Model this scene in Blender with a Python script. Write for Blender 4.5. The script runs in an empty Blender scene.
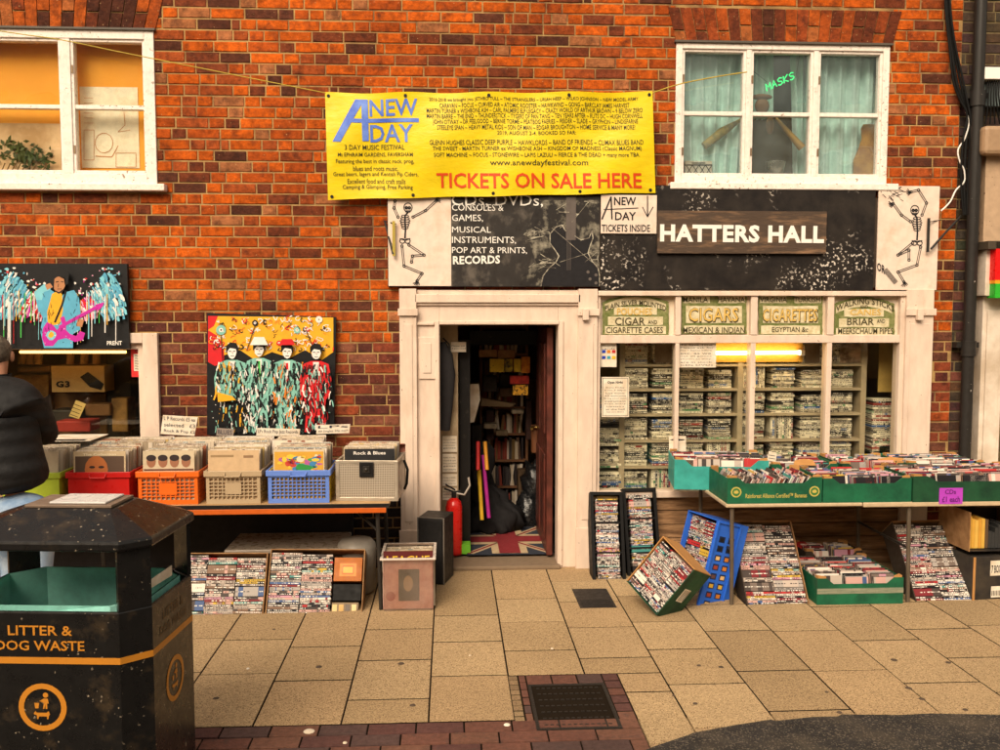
import bpy, math, random
from mathutils import Vector, Matrix
R = random.Random(11)
rad = math.radians
scene = bpy.context.scene
COL = scene.collection
# ------------------------------------------------------------------ camera geometry (real units, metres)
CAM = Vector((0.0, -6.62, 1.88)); F = 920.0
YAW, PITCH, ROLL = rad(3.11), rad(4.05), rad(0.0)
FW = Vector((math.sin(YAW)*math.cos(PITCH), math.cos(YAW)*math.cos(PITCH), -math.sin(PITCH)))
RT = Vector((math.cos(YAW), -math.sin(YAW), 0)); UP = RT.cross(FW)
def ray(px, py): return FW*F + RT*(px-500) + UP*(375-py)
def P(px, py, y=0.0):
    d = ray(px, py); return CAM + d*((y-CAM.y)/d.y)
def G(px, py, z=0.0):
    d = ray(px, py); return CAM + d*((z-CAM.z)/d.z)
def proj(p):
    v = Vector(p)-CAM; k = F/v.dot(FW); return (500+v.dot(RT)*k, 375-v.dot(UP)*k)

# ------------------------------------------------------------------ materials
def N(nt, t, **kw):
    n = nt.nodes.new(t)
    for k, v in kw.items():
        if k.startswith('i_'):
            key = k[2:]; key = int(key) if key.isdigit() else key
            n.inputs[key].default_value = v
        else: setattr(n, k, v)
    return n
def L(nt, a, b): nt.links.new(a, b)
def new_mat(name):
    m = bpy.data.materials.new(name); m.use_nodes = True; nt = m.node_tree; nt.nodes.clear()
    out = N(nt, 'ShaderNodeOutputMaterial'); b = N(nt, 'ShaderNodeBsdfPrincipled'); L(nt, b.outputs[0], out.inputs[0])
    return m, nt, b, out
def mixc(nt, fac, a, b, mode='MIX'):
    n = N(nt, 'ShaderNodeMix', data_type='RGBA', blend_type=mode)
    for s, v in ((0, fac), (6, a), (7, b)):
        if hasattr(v, 'links') or hasattr(v, 'is_linked'): L(nt, v, n.inputs[s])
        else: n.inputs[s].default_value = v if s == 0 else (*v[:3], 1)
    return n.outputs[2]
def rampf(nt, src, lo, hi):
    n = N(nt, 'ShaderNodeMapRange', i_1=lo, i_2=hi); L(nt, src, n.inputs[0]); return n.outputs[0]
def noise(nt, vec, scale, detail=4, rough=.55, w=None):
    n = N(nt, 'ShaderNodeTexNoise'); n.inputs['Scale'].default_value = scale; n.inputs['Detail'].default_value = detail
    n.inputs['Roughness'].default_value = rough
    if vec is not None: L(nt, vec, n.inputs['Vector'])
    return n.outputs['Fac']
MATS = {}
def mat(name, col=(.5,.5,.5), rough=.6, metal=0, col2=None, ns=8, lo=.4, hi=.65, bump=0, bs=60, attr=False, emit=0,
        speck=None, ss=120, st=.62, stretch=None, coat=0, alpha=1, trans=0, spec=.3, vary=.12, smask=None, weather=0, quilt=0):
    if name in MATS: return MATS[name]
    m, nt, b, out = new_mat(name)
    tc = N(nt, 'ShaderNodeTexCoord').outputs['Object']
    if stretch:
        mp = N(nt, 'ShaderNodeMapping'); mp.inputs['Scale'].default_value = stretch; L(nt, tc, mp.inputs[0]); tc2 = mp.outputs[0]
    else: tc2 = tc
    if attr:
        a = N(nt, 'ShaderNodeAttribute', attribute_name='col'); c = a.outputs['Color']
    else:
        rgb = N(nt, 'ShaderNodeRGB'); rgb.outputs[0].default_value = (*col, 1); c = rgb.outputs[0]
    if vary:
        nz = noise(nt, tc2, ns*2.3, 5, .6); f = rampf(nt, nz, .3, .75)
        v = N(nt, 'ShaderNodeMapRange', i_1=0, i_2=1, i_3=1-vary, i_4=1+vary); L(nt, f, v.inputs[0])
        hv = N(nt, 'ShaderNodeHueSaturation'); L(nt, v.outputs[0], hv.inputs['Value']); L(nt, c, hv.inputs['Color']); c = hv.outputs[0]
    if col2 is not None:
        c = mixc(nt, rampf(nt, noise(nt, tc2, ns, 6, .62), lo, hi), c, col2)
    if speck is not None:
        fs_ = rampf(nt, noise(nt, tc, ss, 2, .5), st, st+.04)
        if smask:
            mm_ = N(nt, 'ShaderNodeMath', operation='MULTIPLY'); L(nt, fs_, mm_.inputs[0]); L(nt, rampf(nt, noise(nt, tc, smask[0], 3, .6), smask[1], smask[2]), mm_.inputs[1]); fs_ = mm_.outputs[0]
        c = mixc(nt, fs_, c, speck)
    if weather:      # large soft dirt patches over the whole surface
        wv = N(nt, 'ShaderNodeMapRange', i_1=.32, i_2=.68, i_3=1-weather, i_4=1.04); L(nt, noise(nt, tc, 1.1, 7, .65), wv.inputs[0])
        h2 = N(nt, 'ShaderNodeHueSaturation'); L(nt, wv.outputs[0], h2.inputs['Value']); L(nt, c, h2.inputs['Color']); c = h2.outputs[0]
    L(nt, c, b.inputs['Base Color'])
    b.inputs['Metallic'].default_value = metal; b.inputs['Coat Weight'].default_value = coat
    b.inputs['Specular IOR Level'].default_value = spec
    rn = N(nt, 'ShaderNodeMapRange', i_1=.3, i_2=.7, i_3=max(.03, rough-.1), i_4=min(1, rough+.1)); L(nt, noise(nt, tc, ns*3), rn.inputs[0])
    L(nt, rn.outputs[0], b.inputs['Roughness'])
    if bump:
        bp = N(nt, 'ShaderNodeBump', i_0=bump); bp.inputs['Distance'].default_value = .01
        L(nt, noise(nt, tc2, bs, 5, .6), bp.inputs['Height']); L(nt, bp.outputs[0], b.inputs['Normal'])
    if quilt:
        wt = N(nt, 'ShaderNodeTexWave', wave_type='BANDS', bands_direction='Z', wave_profile='SIN'); wt.inputs['Scale'].default_value = quilt; wt.inputs['Distortion'].default_value = 1.2; wt.inputs['Detail'].default_value = 2
        L(nt, tc, wt.inputs['Vector']); b2 = N(nt, 'ShaderNodeBump', i_0=.3); b2.inputs['Distance'].default_value = .03; L(nt, wt.outputs['Fac'], b2.inputs['Height'])
        if bump: L(nt, bp.outputs[0], b2.inputs['Normal'])
        L(nt, b2.outputs[0], b.inputs['Normal'])
    if emit:
        b.inputs['Emission Color'].default_value = (*col, 1); b.inputs['Emission Strength'].default_value = emit
    if trans: b.inputs['Transmission Weight'].default_value = trans
    if alpha < 1: b.inputs['Alpha'].default_value = alpha
    MATS[name] = m; return m
def glass(name, tint=(1,1,1), refl=1.0, rough=0.0, haze=0.0, hazecol=(.6,.6,.55)):
    if name in MATS: return MATS[name]
    m, nt, b, out = new_mat(name); nt.nodes.remove(b)
    t = N(nt, 'ShaderNodeBsdfTransparent'); t.inputs[0].default_value = (*tint, 1)
    g = N(nt, 'ShaderNodeBsdfGlossy'); g.inputs['Roughness'].default_value = rough
    ge = N(nt, 'ShaderNodeNewGeometry'); dt = N(nt, 'ShaderNodeVectorMath', operation='DOT_PRODUCT'); L(nt, ge.outputs['Incoming'], dt.inputs[0]); L(nt, ge.outputs['Normal'], dt.inputs[1])
    ab = N(nt, 'ShaderNodeMath', operation='ABSOLUTE'); L(nt, dt.outputs['Value'], ab.inputs[0])
    om = N(nt, 'ShaderNodeMath', operation='SUBTRACT'); om.inputs[0].default_value = 1; L(nt, ab.outputs[0], om.inputs[1])
    pw = N(nt, 'ShaderNodeMath', operation='POWER'); pw.inputs[1].default_value = 5; L(nt, om.outputs[0], pw.inputs[0])
    fr = N(nt, 'ShaderNodeMath', operation='MULTIPLY_ADD'); fr.inputs[1].default_value = .95; fr.inputs[2].default_value = .045; L(nt, pw.outputs[0], fr.inputs[0])
    tc = N(nt, 'ShaderNodeTexCoord').outputs['Object']
    bp = N(nt, 'ShaderNodeBump', i_0=.12); bp.inputs['Distance'].default_value = .03; L(nt, noise(nt, tc, 2.6, 2), bp.inputs['Height']); L(nt, bp.outputs[0], g.inputs['Normal'])
    mu = N(nt, 'ShaderNodeMath', operation='MULTIPLY'); mu.inputs[1].default_value = refl; L(nt, fr.outputs[0], mu.inputs[0])
    mx = N(nt, 'ShaderNodeMixShader'); L(nt, mu.outputs[0], mx.inputs[0]); L(nt, t.outputs[0], mx.inputs[1]); L(nt, g.outputs[0], mx.inputs[2])
    last = mx.outputs[0]
    if haze:
        d = N(nt, 'ShaderNodeBsdfDiffuse'); d.inputs[0].default_value = (*hazecol, 1)
        f = N(nt, 'ShaderNodeMapRange', i_1=.35, i_2=.7, i_3=haze*.3, i_4=haze); L(nt, noise(nt, tc, 5, 5), f.inputs[0])
        m2 = N(nt, 'ShaderNodeMixShader'); L(nt, f.outputs[0], m2.inputs[0]); L(nt, last, m2.inputs[1]); L(nt, d.outputs[0], m2.inputs[2]); last = m2.outputs[0]
    L(nt, last, out.inputs[0]); MATS[name] = m; return m

def const_ramp(nt, src, cols):
    r = N(nt, 'ShaderNodeValToRGB'); cr = r.color_ramp; cr.interpolation = 'CONSTANT'
    tot = sum(w for w, _ in cols); acc = 0
    for i, (w, c) in enumerate(cols):
        e = cr.elements[0] if i == 0 else (cr.elements[1] if i == 1 else cr.elements.new(min(.999, acc/tot)))
        e.position = min(.999, acc/tot); e.color = (*c, 1); acc += w
    L(nt, src, r.inputs[0]); return r.outputs[0]
def case_mat(name, cols, joined, marks=1.0, long_marks=(55, 140, 3), rough=.3):
    """printed spine: a colour per case, a darker block and lines of tiny print; coordinates are the case's own"""
    m, nt, b, out = new_mat(name)
    lc = N(nt, 'ShaderNodeAttribute', attribute_name='lc').outputs['Vector']
    if joined: rn = N(nt, 'ShaderNodeAttribute', attribute_name='rnd').outputs['Fac']
    else: rn = N(nt, 'ShaderNodeObjectInfo').outputs['Random']
    off = N(nt, 'ShaderNodeCombineXYZ'); m1 = N(nt, 'ShaderNodeMath', operation='MULTIPLY'); m1.inputs[1].default_value = 57.3; L(nt, rn, m1.inputs[0])
    for k in range(3): L(nt, m1.outputs[0], off.inputs[k])
    base = const_ramp(nt, rn, cols)
    w = N(nt, 'ShaderNodeTexWhiteNoise', noise_dimensions='1D'); L(nt, m1.outputs[0], w.inputs['W'])
    alt = const_ramp(nt, w.outputs['Value'], cols)
    # block of a second colour along the spine
    mp = N(nt, 'ShaderNodeVectorMath', operation='MULTIPLY'); mp.inputs[1].default_value = (22, 0, 0); L(nt, lc, mp.inputs[0])
    ad = N(nt, 'ShaderNodeVectorMath', operation='ADD'); L(nt, mp.outputs[0], ad.inputs[0]); L(nt, off.outputs[0], ad.inputs[1])
    blk = noise(nt, ad.outputs[0], 1, 1, .3); c = mixc(nt, rampf(nt, blk, .57, .58), base, alt)
    mp = N(nt, 'ShaderNodeVectorMath', operation='MULTIPLY'); mp.inputs[1].default_value = (150, 40, 3); L(nt, lc, mp.inputs[0])
    ad = N(nt, 'ShaderNodeVectorMath', operation='ADD'); L(nt, mp.outputs[0], ad.inputs[0]); L(nt, off.outputs[0], ad.inputs[1])
    tx = noise(nt, ad.outputs[0], 1, 2, .6)
    bw = N(nt, 'ShaderNodeSeparateColor', mode='HSV'); L(nt, c, bw.inputs[0])
    ink = mixc(nt, rampf(nt, bw.outputs[2], .3, .32), (.75,.7,.62), (.02,.015,.02))
    f = N(nt, 'ShaderNodeMath', operation='MULTIPLY'); f.inputs[1].default_value = marks; L(nt, rampf(nt, tx, .46, .52), f.inputs[0])
    sy = N(nt, 'ShaderNodeSeparateXYZ'); L(nt, lc, sy.inputs[0]); ay = N(nt, 'ShaderNodeMath', operation='ABSOLUTE'); L(nt, sy.outputs['Y'], ay.inputs[0])
    ln = N(nt, 'ShaderNodeMath', operation='LESS_THAN'); ln.inputs[1].default_value = .0033; L(nt, ay.outputs[0], ln.inputs[0])
    # titles start and stop along the spine
    mp = N(nt, 'ShaderNodeVectorMath', operation='MULTIPLY'); mp.inputs[1].default_value = (16, 0, 0); L(nt, lc, mp.inputs[0])
    ad = N(nt, 'ShaderNodeVectorMath', operation='SUBTRACT'); L(nt, mp.outputs[0], ad.inputs[0]); L(nt, off.outputs[0], ad.inputs[1])
    run = rampf(nt, noise(nt, ad.outputs[0], 1, 1, .3), .43, .45)
    m3 = N(nt, 'ShaderNodeMath', operation='MULTIPLY'); L(nt, ln.outputs[0], m3.inputs[0]); L(nt, run, m3.inputs[1])
    m4 = N(nt, 'ShaderNodeMath', operation='MULTIPLY'); L(nt, m3.outputs[0], m4.inputs[0]); L(nt, f.outputs[0], m4.inputs[1])
    c = mixc(nt, m4.outputs[0], c, ink)
    L(nt, c, b.inputs['Base Color']); b.inputs['Roughness'].default_value = .55; b.inputs['Specular IOR Level'].default_value = .18
    MATS[name] = m; return m

# ------------------------------------------------------------------ mesh builder
WM = {}
def wm(o): return WM.get(o.name, Matrix.Identity(4)) if o is not None else Matrix.Identity(4)
FONTCACHE = {}
def text_mesh(s, bold=0.0):
    k = (s, bold)
    if k not in FONTCACHE:
        cu = bpy.data.curves.new('t', 'FONT'); cu.body = s; cu.offset = bold; cu.space_character = 1.0+max(0, bold-.02)*4; cu.resolution_u = 2
        o = bpy.data.objects.new('t', cu); COL.objects.link(o)
        dg = bpy.context.evaluated_depsgraph_get(); me = bpy.data.meshes.new_from_object(o.evaluated_get(dg))
        vs = [v.co.copy() for v in me.vertices]; fs = [tuple(p.vertices) for p in me.polygons]
        bpy.data.objects.remove(o); bpy.data.curves.remove(cu); bpy.data.meshes.remove(me)
        x0 = min(v.x for v in vs); x1 = max(v.x for v in vs); 
        FONTCACHE[k] = (vs, fs, x0, x1, min(v.y for v in vs), max(v.y for v in vs))
    return FONTCACHE[k]
class MB:
    def __init__(s): s.v = []; s.f = []; s.m = []; s.c = []; s.sm = []
    def add(s, vs, fs, mi=0, col=(1,1,1), sm=False):
        o = len(s.v); s.v += [Vector(v) for v in vs]
        for f in fs: s.f.append(tuple(i+o for i in f)); s.m.append(mi); s.c.append(col); s.sm.append(sm)
        return s
    def box(s, a, b, mi=0, col=(1,1,1), M=None, ch=0):
        x0,y0,z0 = (min(a[i],b[i]) for i in range(3)); x1,y1,z1 = (max(a[i],b[i]) for i in range(3))
        vs = [(x0,y0,z0),(x1,y0,z0),(x1,y1,z0),(x0,y1,z0),(x0,y0,z1),(x1,y0,z1),(x1,y1,z1),(x0,y1,z1)]
        if M is not None: vs = [M @ Vector(v) for v in vs]
        return s.add(vs, [(0,3,2,1),(4,5,6,7),(0,1,5,4),(1,2,6,5),(2,3,7,6),(3,0,4,7)], mi, col)
    def brick(s, x0, x1, z0, z1, yf, yb, mi=0, col=(1,1,1), ch=.004, M=None):
        """box facing -y with a chamfered front"""
        vs = [(x0,yb,z0),(x1,yb,z0),(x1,yb,z1),(x0,yb,z1),(x0,yf+ch,z0),(x1,yf+ch,z0),(x1,yf+ch,z1),(x0,yf+ch,z1),
              (x0+ch,yf,z0+ch),(x1-ch,yf,z0+ch),(x1-ch,yf,z1-ch),(x0+ch,yf,z1-ch)]
        if M is not None: vs = [M @ Vector(v) for v in vs]
        return s.add(vs, [(8,9,10,11),(4,5,9,8),(5,6,10,9),(6,7,11,10),(7,4,8,11),(0,1,5,4),(1,2,6,5),(2,3,7,6),(3,0,4,7)], mi, col)
    def prism(s, pts, d, mi=0, col=(1,1,1)):
        """polygon of world points extruded by vector d"""
        n = len(pts); a = [Vector(p) for p in pts]; d = Vector(d); b = [p+d for p in a]
        return s.add(a+b, [tuple(range(n)), tuple(range(2*n-1, n-1, -1))] + [(i, i+n, (i+1) % n + n, (i+1) % n) for i in range(n)], mi, col)
    def poly(s, pts, mi=0, col=(1,1,1)): return s.add(pts, [tuple(range(len(pts)))], mi, col)
    def tube(s, path, r, n=8, mi=0, col=(1,1,1), caps=True, smooth=True):
        path = [Vector(p) for p in path]; rs = r if isinstance(r, (list, tuple)) else [r]*len(path); vs = []; fs = []
        pn = None
        for i, p in enumerate(path):
            t = (path[min(i+1, len(path)-1)] - path[max(i-1, 0)]).normalized()
            if pn is None: a = Vector((0,0,1)) if abs(t.z) < .9 else Vector((0,1,0)); u = t.cross(a).normalized()
            else: u = (pn - t*pn.dot(t)).normalized()
            pn = u; w = t.cross(u)
            vs += [p + (u*math.cos(2*math.pi*k/n) + w*math.sin(2*math.pi*k/n))*rs[i] for k in range(n)]
        for i in range(len(path)-1):
            for k in range(n): fs.append((i*n+k, i*n+(k+1) % n, (i+1)*n+(k+1) % n, (i+1)*n+k))
        s.add(vs, fs, mi, col, smooth)
        if caps:
            s.add([vs[k] for k in range(n)], [tuple(range(n-1, -1, -1))], mi, col); s.add([vs[-n+k] for k in range(n)], [tuple(range(n))], mi, col)
        return s
    def lathe(s, prof, c=(0,0,0), n=20, mi=0, col=(1,1,1), M=None):
        vs = []; fs = []; c = Vector(c)
        for r, z in prof:
            for k in range(n): vs.append(c + Vector((r*math.cos(2*math.pi*k/n), r*math.sin(2*math.pi*k/n), z)))
        if M is not None: vs = [M @ v for v in vs]
        for i in range(len(prof)-1):
            for k in range(n): fs.append((i*n+k, i*n+(k+1) % n, (i+1)*n+(k+1) % n, (i+1)*n+k))
        return s.add(vs, fs, mi, col, True)
    def ball(s, c, r, mi=0, col=(1,1,1), n=12, M=None):
        rx, ry, rz = r if isinstance(r, (tuple, list)) else (r, r, r); vs = []; fs = []
        for i in range(n//2+1):
            t = math.pi*i/(n//2)
            for k in range(n): vs.append(Vector(c)+Vector((rx*math.sin(t)*math.cos(2*math.pi*k/n), ry*math.sin(t)*math.sin(2*math.pi*k/n), rz*math.cos(t))))
        if M is not None: vs = [M @ v for v in vs]
        for i in range(n//2):
            for k in range(n): fs.append((i*n+k, (i+1)*n+k, (i+1)*n+(k+1) % n, i*n+(k+1) % n))
        return s.add(vs, fs, mi, col, True)
    def text(s, t, fn, mi=0, bold=0.0, col=(1,1,1)):
        """fn(u, v): u over the width 0..1, v over the height 0..1 -> world point"""
        vs, fs, x0, x1, y0, y1 = text_mesh(t, bold)
        low = -.0 if not any(ch in 'gjpqy,()' for ch in t) else y0
        return s.add([fn((v.x-x0)/(x1-x0), (v.y-low)/(y1-low)) for v in vs], fs, mi, col)
    def ptext(s, t, x0, x1, yt, yb, y, mi=0, bold=0.0, tilt=0, arch=0, col=(1,1,1)):
        """flat text on the plane y filling the pixel box; tilt = px the right end drops; arch = px the middle rises"""
        a = P(x0, yb, y); b = P(x1, yb, y); c = P(x0, yt, y); k = (c.z-a.z)/(yb-yt)
        def fn(u, v):
            lift = arch*k*(1-(2*u-1)**2) - tilt*k*u
            return Vector((a.x+(b.x-a.x)*u, y, a.z+(c.z-a.z)*v+lift))
        return s.text(t, fn, mi, bold, col)
    def stroke(s, pts, w, mi=0, col=(1,1,1), nrm=(0,-1,0)):
        """flat ribbon through world points"""
        pts = [Vector(p) for p in pts]; nrm = Vector(nrm)
        for i in range(len(pts)-1):
            t = (pts[i+1]-pts[i]); 
            if t.length < 1e-6: continue
            t.normalize(); n = nrm.cross(t)*(w/2); e = t*(w*.25)
            q = nrm*(0.00025*(len(s.f) % 5))
            s.add([pts[i]-n-e+q, pts[i]+n-e+q, pts[i+1]+n+e+q, pts[i+1]-n+e+q], [(0,1,2,3)], mi, col)
        return s
    def pstroke(s, pp, w, y, mi=0, col=(1,1,1)):
        return s.stroke([P(a, b, y) for a, b in pp], w/139.0, mi, col)
    def pbox(s, x0, x1, yt, yb, yf, yk, mi=0, col=(1,1,1), ref=None):
        """box whose front face on plane yf fills the pixel box, going back to yk"""
        c = P((x0+x1)/2, (yt+yb)/2, yf); a = P(x0, yb, yf); b = P(x1, yt, yf)
        return s.box((a.x, yf, P((x0+x1)/2, yb, yf).z), (b.x, yk, P((x0+x1)/2, yt, yf).z), mi, col)
    def build(s, name, mats, parent=None, world=True, bevel=0, weld=False, label=None):
        me = bpy.data.meshes.new(name); vs = s.v
        if parent is not None and world:
            inv = wm(parent).inverted(); vs = [inv @ v for v in vs]
        me.from_pydata([tuple(v) for v in vs], [], s.f); 
        if not isinstance(mats, (list, tuple)): mats = [mats]
        for m in mats: me.materials.append(m)
        me.polygons.foreach_set('material_index', s.m); me.polygons.foreach_set('use_smooth', s.sm)
        a = me.attributes.new('col', 'FLOAT_COLOR', 'FACE'); fl = []
        for c in s.c: fl += [c[0], c[1], c[2], 1.0]
        a.data.foreach_set('color', fl); me.update()
        o = bpy.data.objects.new(name, me); COL.objects.link(o)
        if parent is not None: o.parent = parent; WM[o.name] = wm(parent).copy()
        if bevel:
            md = o.modifiers.new('bevel', 'BEVEL'); md.width = bevel; md.segments = 2; md.limit_method = 'ANGLE'; md.angle_limit = rad(50)
        if label: o['label'] = label
        return o
def tag(o, label, cat, group=None, kind=None):
    o['label'] = label; o['category'] = cat
    if group: o['group'] = group
    if kind: o['kind'] = kind
    return o
def struct(o, kind='structure'): o['kind'] = kind; return o
def thing(name, label, cat, M=None, group=None):
    o = bpy.data.objects.new(name, None); COL.objects.link(o); o.empty_display_size = .1
    if M is None: M = Matrix.Identity(4)
    if isinstance(M, (Vector, tuple)): M = Matrix.Translation(Vector(M))
    o.matrix_world = M; WM[o.name] = M.copy(); return tag(o, label, cat, group)
def frame3(A, B, C):
    """matrix with origin A, x towards B, y towards C, z out; plus lengths"""
    x = (B-A); w = x.length; x.normalize(); y = (C-A); y = y - x*y.dot(x); h = y.length; y.normalize(); z = x.cross(y)
    M = Matrix((( x.x,y.x,z.x,A.x),(x.y,y.y,z.y,A.y),(x.z,y.z,z.z,A.z),(0,0,0,1))); return M, w, h
def rz(a): return Matrix.Rotation(a, 4, 'Z')
def T(*a): return Matrix.Translation(Vector(a))
# ------------------------------------------------------------------ the materials of the place
brickm = mat('brick', attr=True, rough=.9, vary=.42, ns=11, col2=(.035,.014,.011), lo=.5, hi=.8, bump=.8, bs=48, speck=(.5,.3,.14), ss=70, st=.7, spec=.15, weather=.3)
mortar = mat('mortar', (.44,.275,.105), rough=.95, col2=(.16,.08,.04), ns=5, lo=.45, hi=.7, weather=.25, bump=.5, bs=120)
white = mat('white_paint', (.69,.545,.44), rough=.5, col2=(.52,.38,.27), ns=6, lo=.55, hi=.85, bump=.2, bs=30, stretch=(1,1,.35), speck=(.3,.2,.14), ss=45, st=.72)
whiteW = mat('window_paint', (.82,.73,.66), rough=.45, col2=(.45,.34,.26), ns=14, lo=.6, hi=.85, bump=.15, bs=40, speck=(.25,.17,.12), ss=48, st=.64, smask=(3,.45,.6))
cream = mat('cream_board', (.72,.58,.48), rough=.55, col2=(.5,.33,.22), ns=4, lo=.5, hi=.8)
blackb = mat('black_board', (.012,.0095,.009), rough=.55, col2=(.028,.022,.018), ns=6, speck=(.62,.55,.48), ss=42, st=.57, spec=.2, smask=(2.6,.5,.62))
blackp = mat('black_plastic', (.007,.0065,.0065), rough=.55, spec=.12)
blackm = mat('black_metal', (.01,.009,.009), rough=.4, col2=(.06,.05,.04), ns=20, lo=.6, hi=.8)
blacki = mat('black_ink', (.010,.009,.011), rough=.7, vary=0)
bone = mat('bone_white', (.72,.6,.5), rough=.6)
whitei = mat('white_ink', (.82,.78,.72), rough=.6, vary=0)
darkroom = mat('dark_room', (.06,.042,.03), rough=.9)
wood = mat('old_wood', (.42,.24,.12), rough=.85, col2=(.13,.065,.03), ns=4, lo=.35, hi=.7, bump=.8, bs=12, stretch=(1,1,8), vary=.3)
shelfw = mat('shelf_grey', (.38,.31,.21), rough=.6)
doorm = mat('door_maroon', (.12,.03,.02), rough=.45, col2=(.05,.015,.01), ns=8, bump=.2, bs=20)
paper = mat('paper', (.78,.7,.58), rough=.8, col2=(.6,.48,.34), ns=10)
card = mat('cardboard', (.34,.19,.085), rough=.85, col2=(.2,.1,.04), ns=9)
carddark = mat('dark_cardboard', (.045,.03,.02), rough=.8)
greenb = mat('green_box', (.012,.13,.06), rough=.5, col2=(.008,.07,.035), ns=6)
dgreenb = mat('dark_green_box', (.012,.07,.03), rough=.55, col2=(.006,.035,.018), ns=6)
tealb = mat('teal_box', (.05,.38,.33), rough=.5, col2=(.03,.25,.22), ns=6)
gold = mat('gold_ink', (.5,.4,.09), rough=.5, vary=0)
# ================================================================== THE SETTING: ground
def ramp_brick(x, z):
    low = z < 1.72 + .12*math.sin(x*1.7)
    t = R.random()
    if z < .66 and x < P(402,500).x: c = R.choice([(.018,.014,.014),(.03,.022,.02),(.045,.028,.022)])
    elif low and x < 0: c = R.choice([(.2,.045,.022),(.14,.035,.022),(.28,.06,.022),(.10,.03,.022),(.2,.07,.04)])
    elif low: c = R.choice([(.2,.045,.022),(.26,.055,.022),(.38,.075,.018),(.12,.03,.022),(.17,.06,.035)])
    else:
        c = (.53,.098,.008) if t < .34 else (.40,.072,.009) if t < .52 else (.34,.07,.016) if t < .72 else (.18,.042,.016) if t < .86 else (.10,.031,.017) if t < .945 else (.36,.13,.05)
    k = R.uniform(.85, 1.15); return (c[0]*k, c[1]*k, c[2]*k)

XB = P(957, 200).x       # where the brick building ends
WT = 5.0
def rect(x0, x1, yt, yb, y=0.0): a = P(x0, yb, y); b = P(x1, yt, y); return (a.x, b.x, a.z, b.z)
UL = rect(-66, 153, 31, 183); UR = rect(675, 889, 46, 183)
LW = (P(-66,400).x, P(160,400).x, .62, P(145,333).z)
SF = (P(401,400).x, P(931,400).x, -.02, P(660,290).z)
OPEN = [UL, UR, LW, SF]
ARCH = [(UL[0]-.06, UL[1]+.02, UL[3]+.012, UL[3]+.012+.225), (UR[0]-.01, UR[1]+.03, UR[3]+.012, UR[3]+.012+.235)]
bldg = thing('brick_building', 'old orange brick shop building with white timber windows and a white shopfront', 'building', (0,.1,0))
def brick_wall(mb, x0, x1, z0, z1, yf, holes, colf, course=.0748):
    z = z0; row = 0
    while z < z1:
        cz = z+course/2; iv = [(x0, x1)]
        for h in holes:
            if h[2] < cz < h[3]:
                ni = []
                for a, b in iv:
                    if h[1] <= a or h[0] >= b: ni.append((a, b))
                    else:
                        if h[0] > a+.02: ni.append((a, h[0]))
                        if h[1] < b-.02: ni.append((h[1], b))
                iv = ni
        for a, b in iv:
            x = a - R.uniform(0, .2)
            while x < b:
                w = (.108 if (R.random() < .42) else .224) * R.uniform(.95, 1.06)
                if R.random() < .03: w = .062
                xa, xb = max(x, a), min(x+w-.010, b-.002)
                if xb-xa > .022:
                    j = R.uniform(-.0015, .0015); mb.brick(xa, xb, z+.005+j, z+course-.005+j, yf+R.uniform(-.0015,.002), yf+.03, 1, colf((xa+xb)/2, z), ch=R.uniform(.003,.0055))
                x += w
        z += course; row += 1
def slab_holes(mb, x0, x1, z0, z1, yf, yb, holes, mi=0):
    xs = sorted({x0, x1, *[min(max(h[i], x0), x1) for h in holes for i in (0, 1)]}); zs = sorted({z0, z1, *[min(max(h[i], z0), z1) for h in holes for i in (2, 3)]})
    for zi in range(len(zs)-1):
        run = None
        for xi in range(len(xs)):
            solid = xi < len(xs)-1 and not any(h[0]-1e-6 < (xs[xi]+xs[xi+1])/2 < h[1] and h[2] < (zs[zi]+zs[zi+1])/2 < h[3] for h in holes)
            if solid and run is None: run = xs[xi]
            if not solid and run is not None: mb.box((run, yf, zs[zi]), (xs[xi], yb, zs[zi+1]), mi); run = None
mb = MB()
slab_holes(mb, -5.6, XB, 0, WT, .006, .24, OPEN)
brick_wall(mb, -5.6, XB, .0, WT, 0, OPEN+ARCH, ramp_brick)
for (x0, x1, z0, z1) in ARCH:      # flat arches of upright bricks, splayed at the ends
    n = int((x1-x0)/.077); cx = (x0+x1)/2
    for i in range(n):
        a = x0+(x1-x0)*i/n; b = x0+(x1-x0)*(i+1)/n; s0 = (a-cx)*.075; s1 = (b-cx)*.075
        cuts = [(0, 1)] if i % 2 else ([(0, .48), (.5, 1)] if R.random() < .6 else [(0,.3),(.32,1)])
        for u, v in cuts:
            za = z0+(z1-z0)*u; zb = z0+(z1-z0)*v
            col = R.choice([(.42,.085,.012),(.36,.07,.012),(.28,.055,.014),(.15,.035,.014),(.08,.025,.014),(.38,.11,.03)])
            q = [Vector((a+s0*u+.003, -.004, za+.004)), Vector((b+s1*u-.003, -.004, za+.004)), Vector((b+s1*v-.003, -.004, zb-.004)), Vector((a+s0*v+.003, -.004, zb-.004))]
            mb.prism(q, (0, .03, 0), 1, col)
mb.build('wall', [mortar, brickm], bldg)

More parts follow.
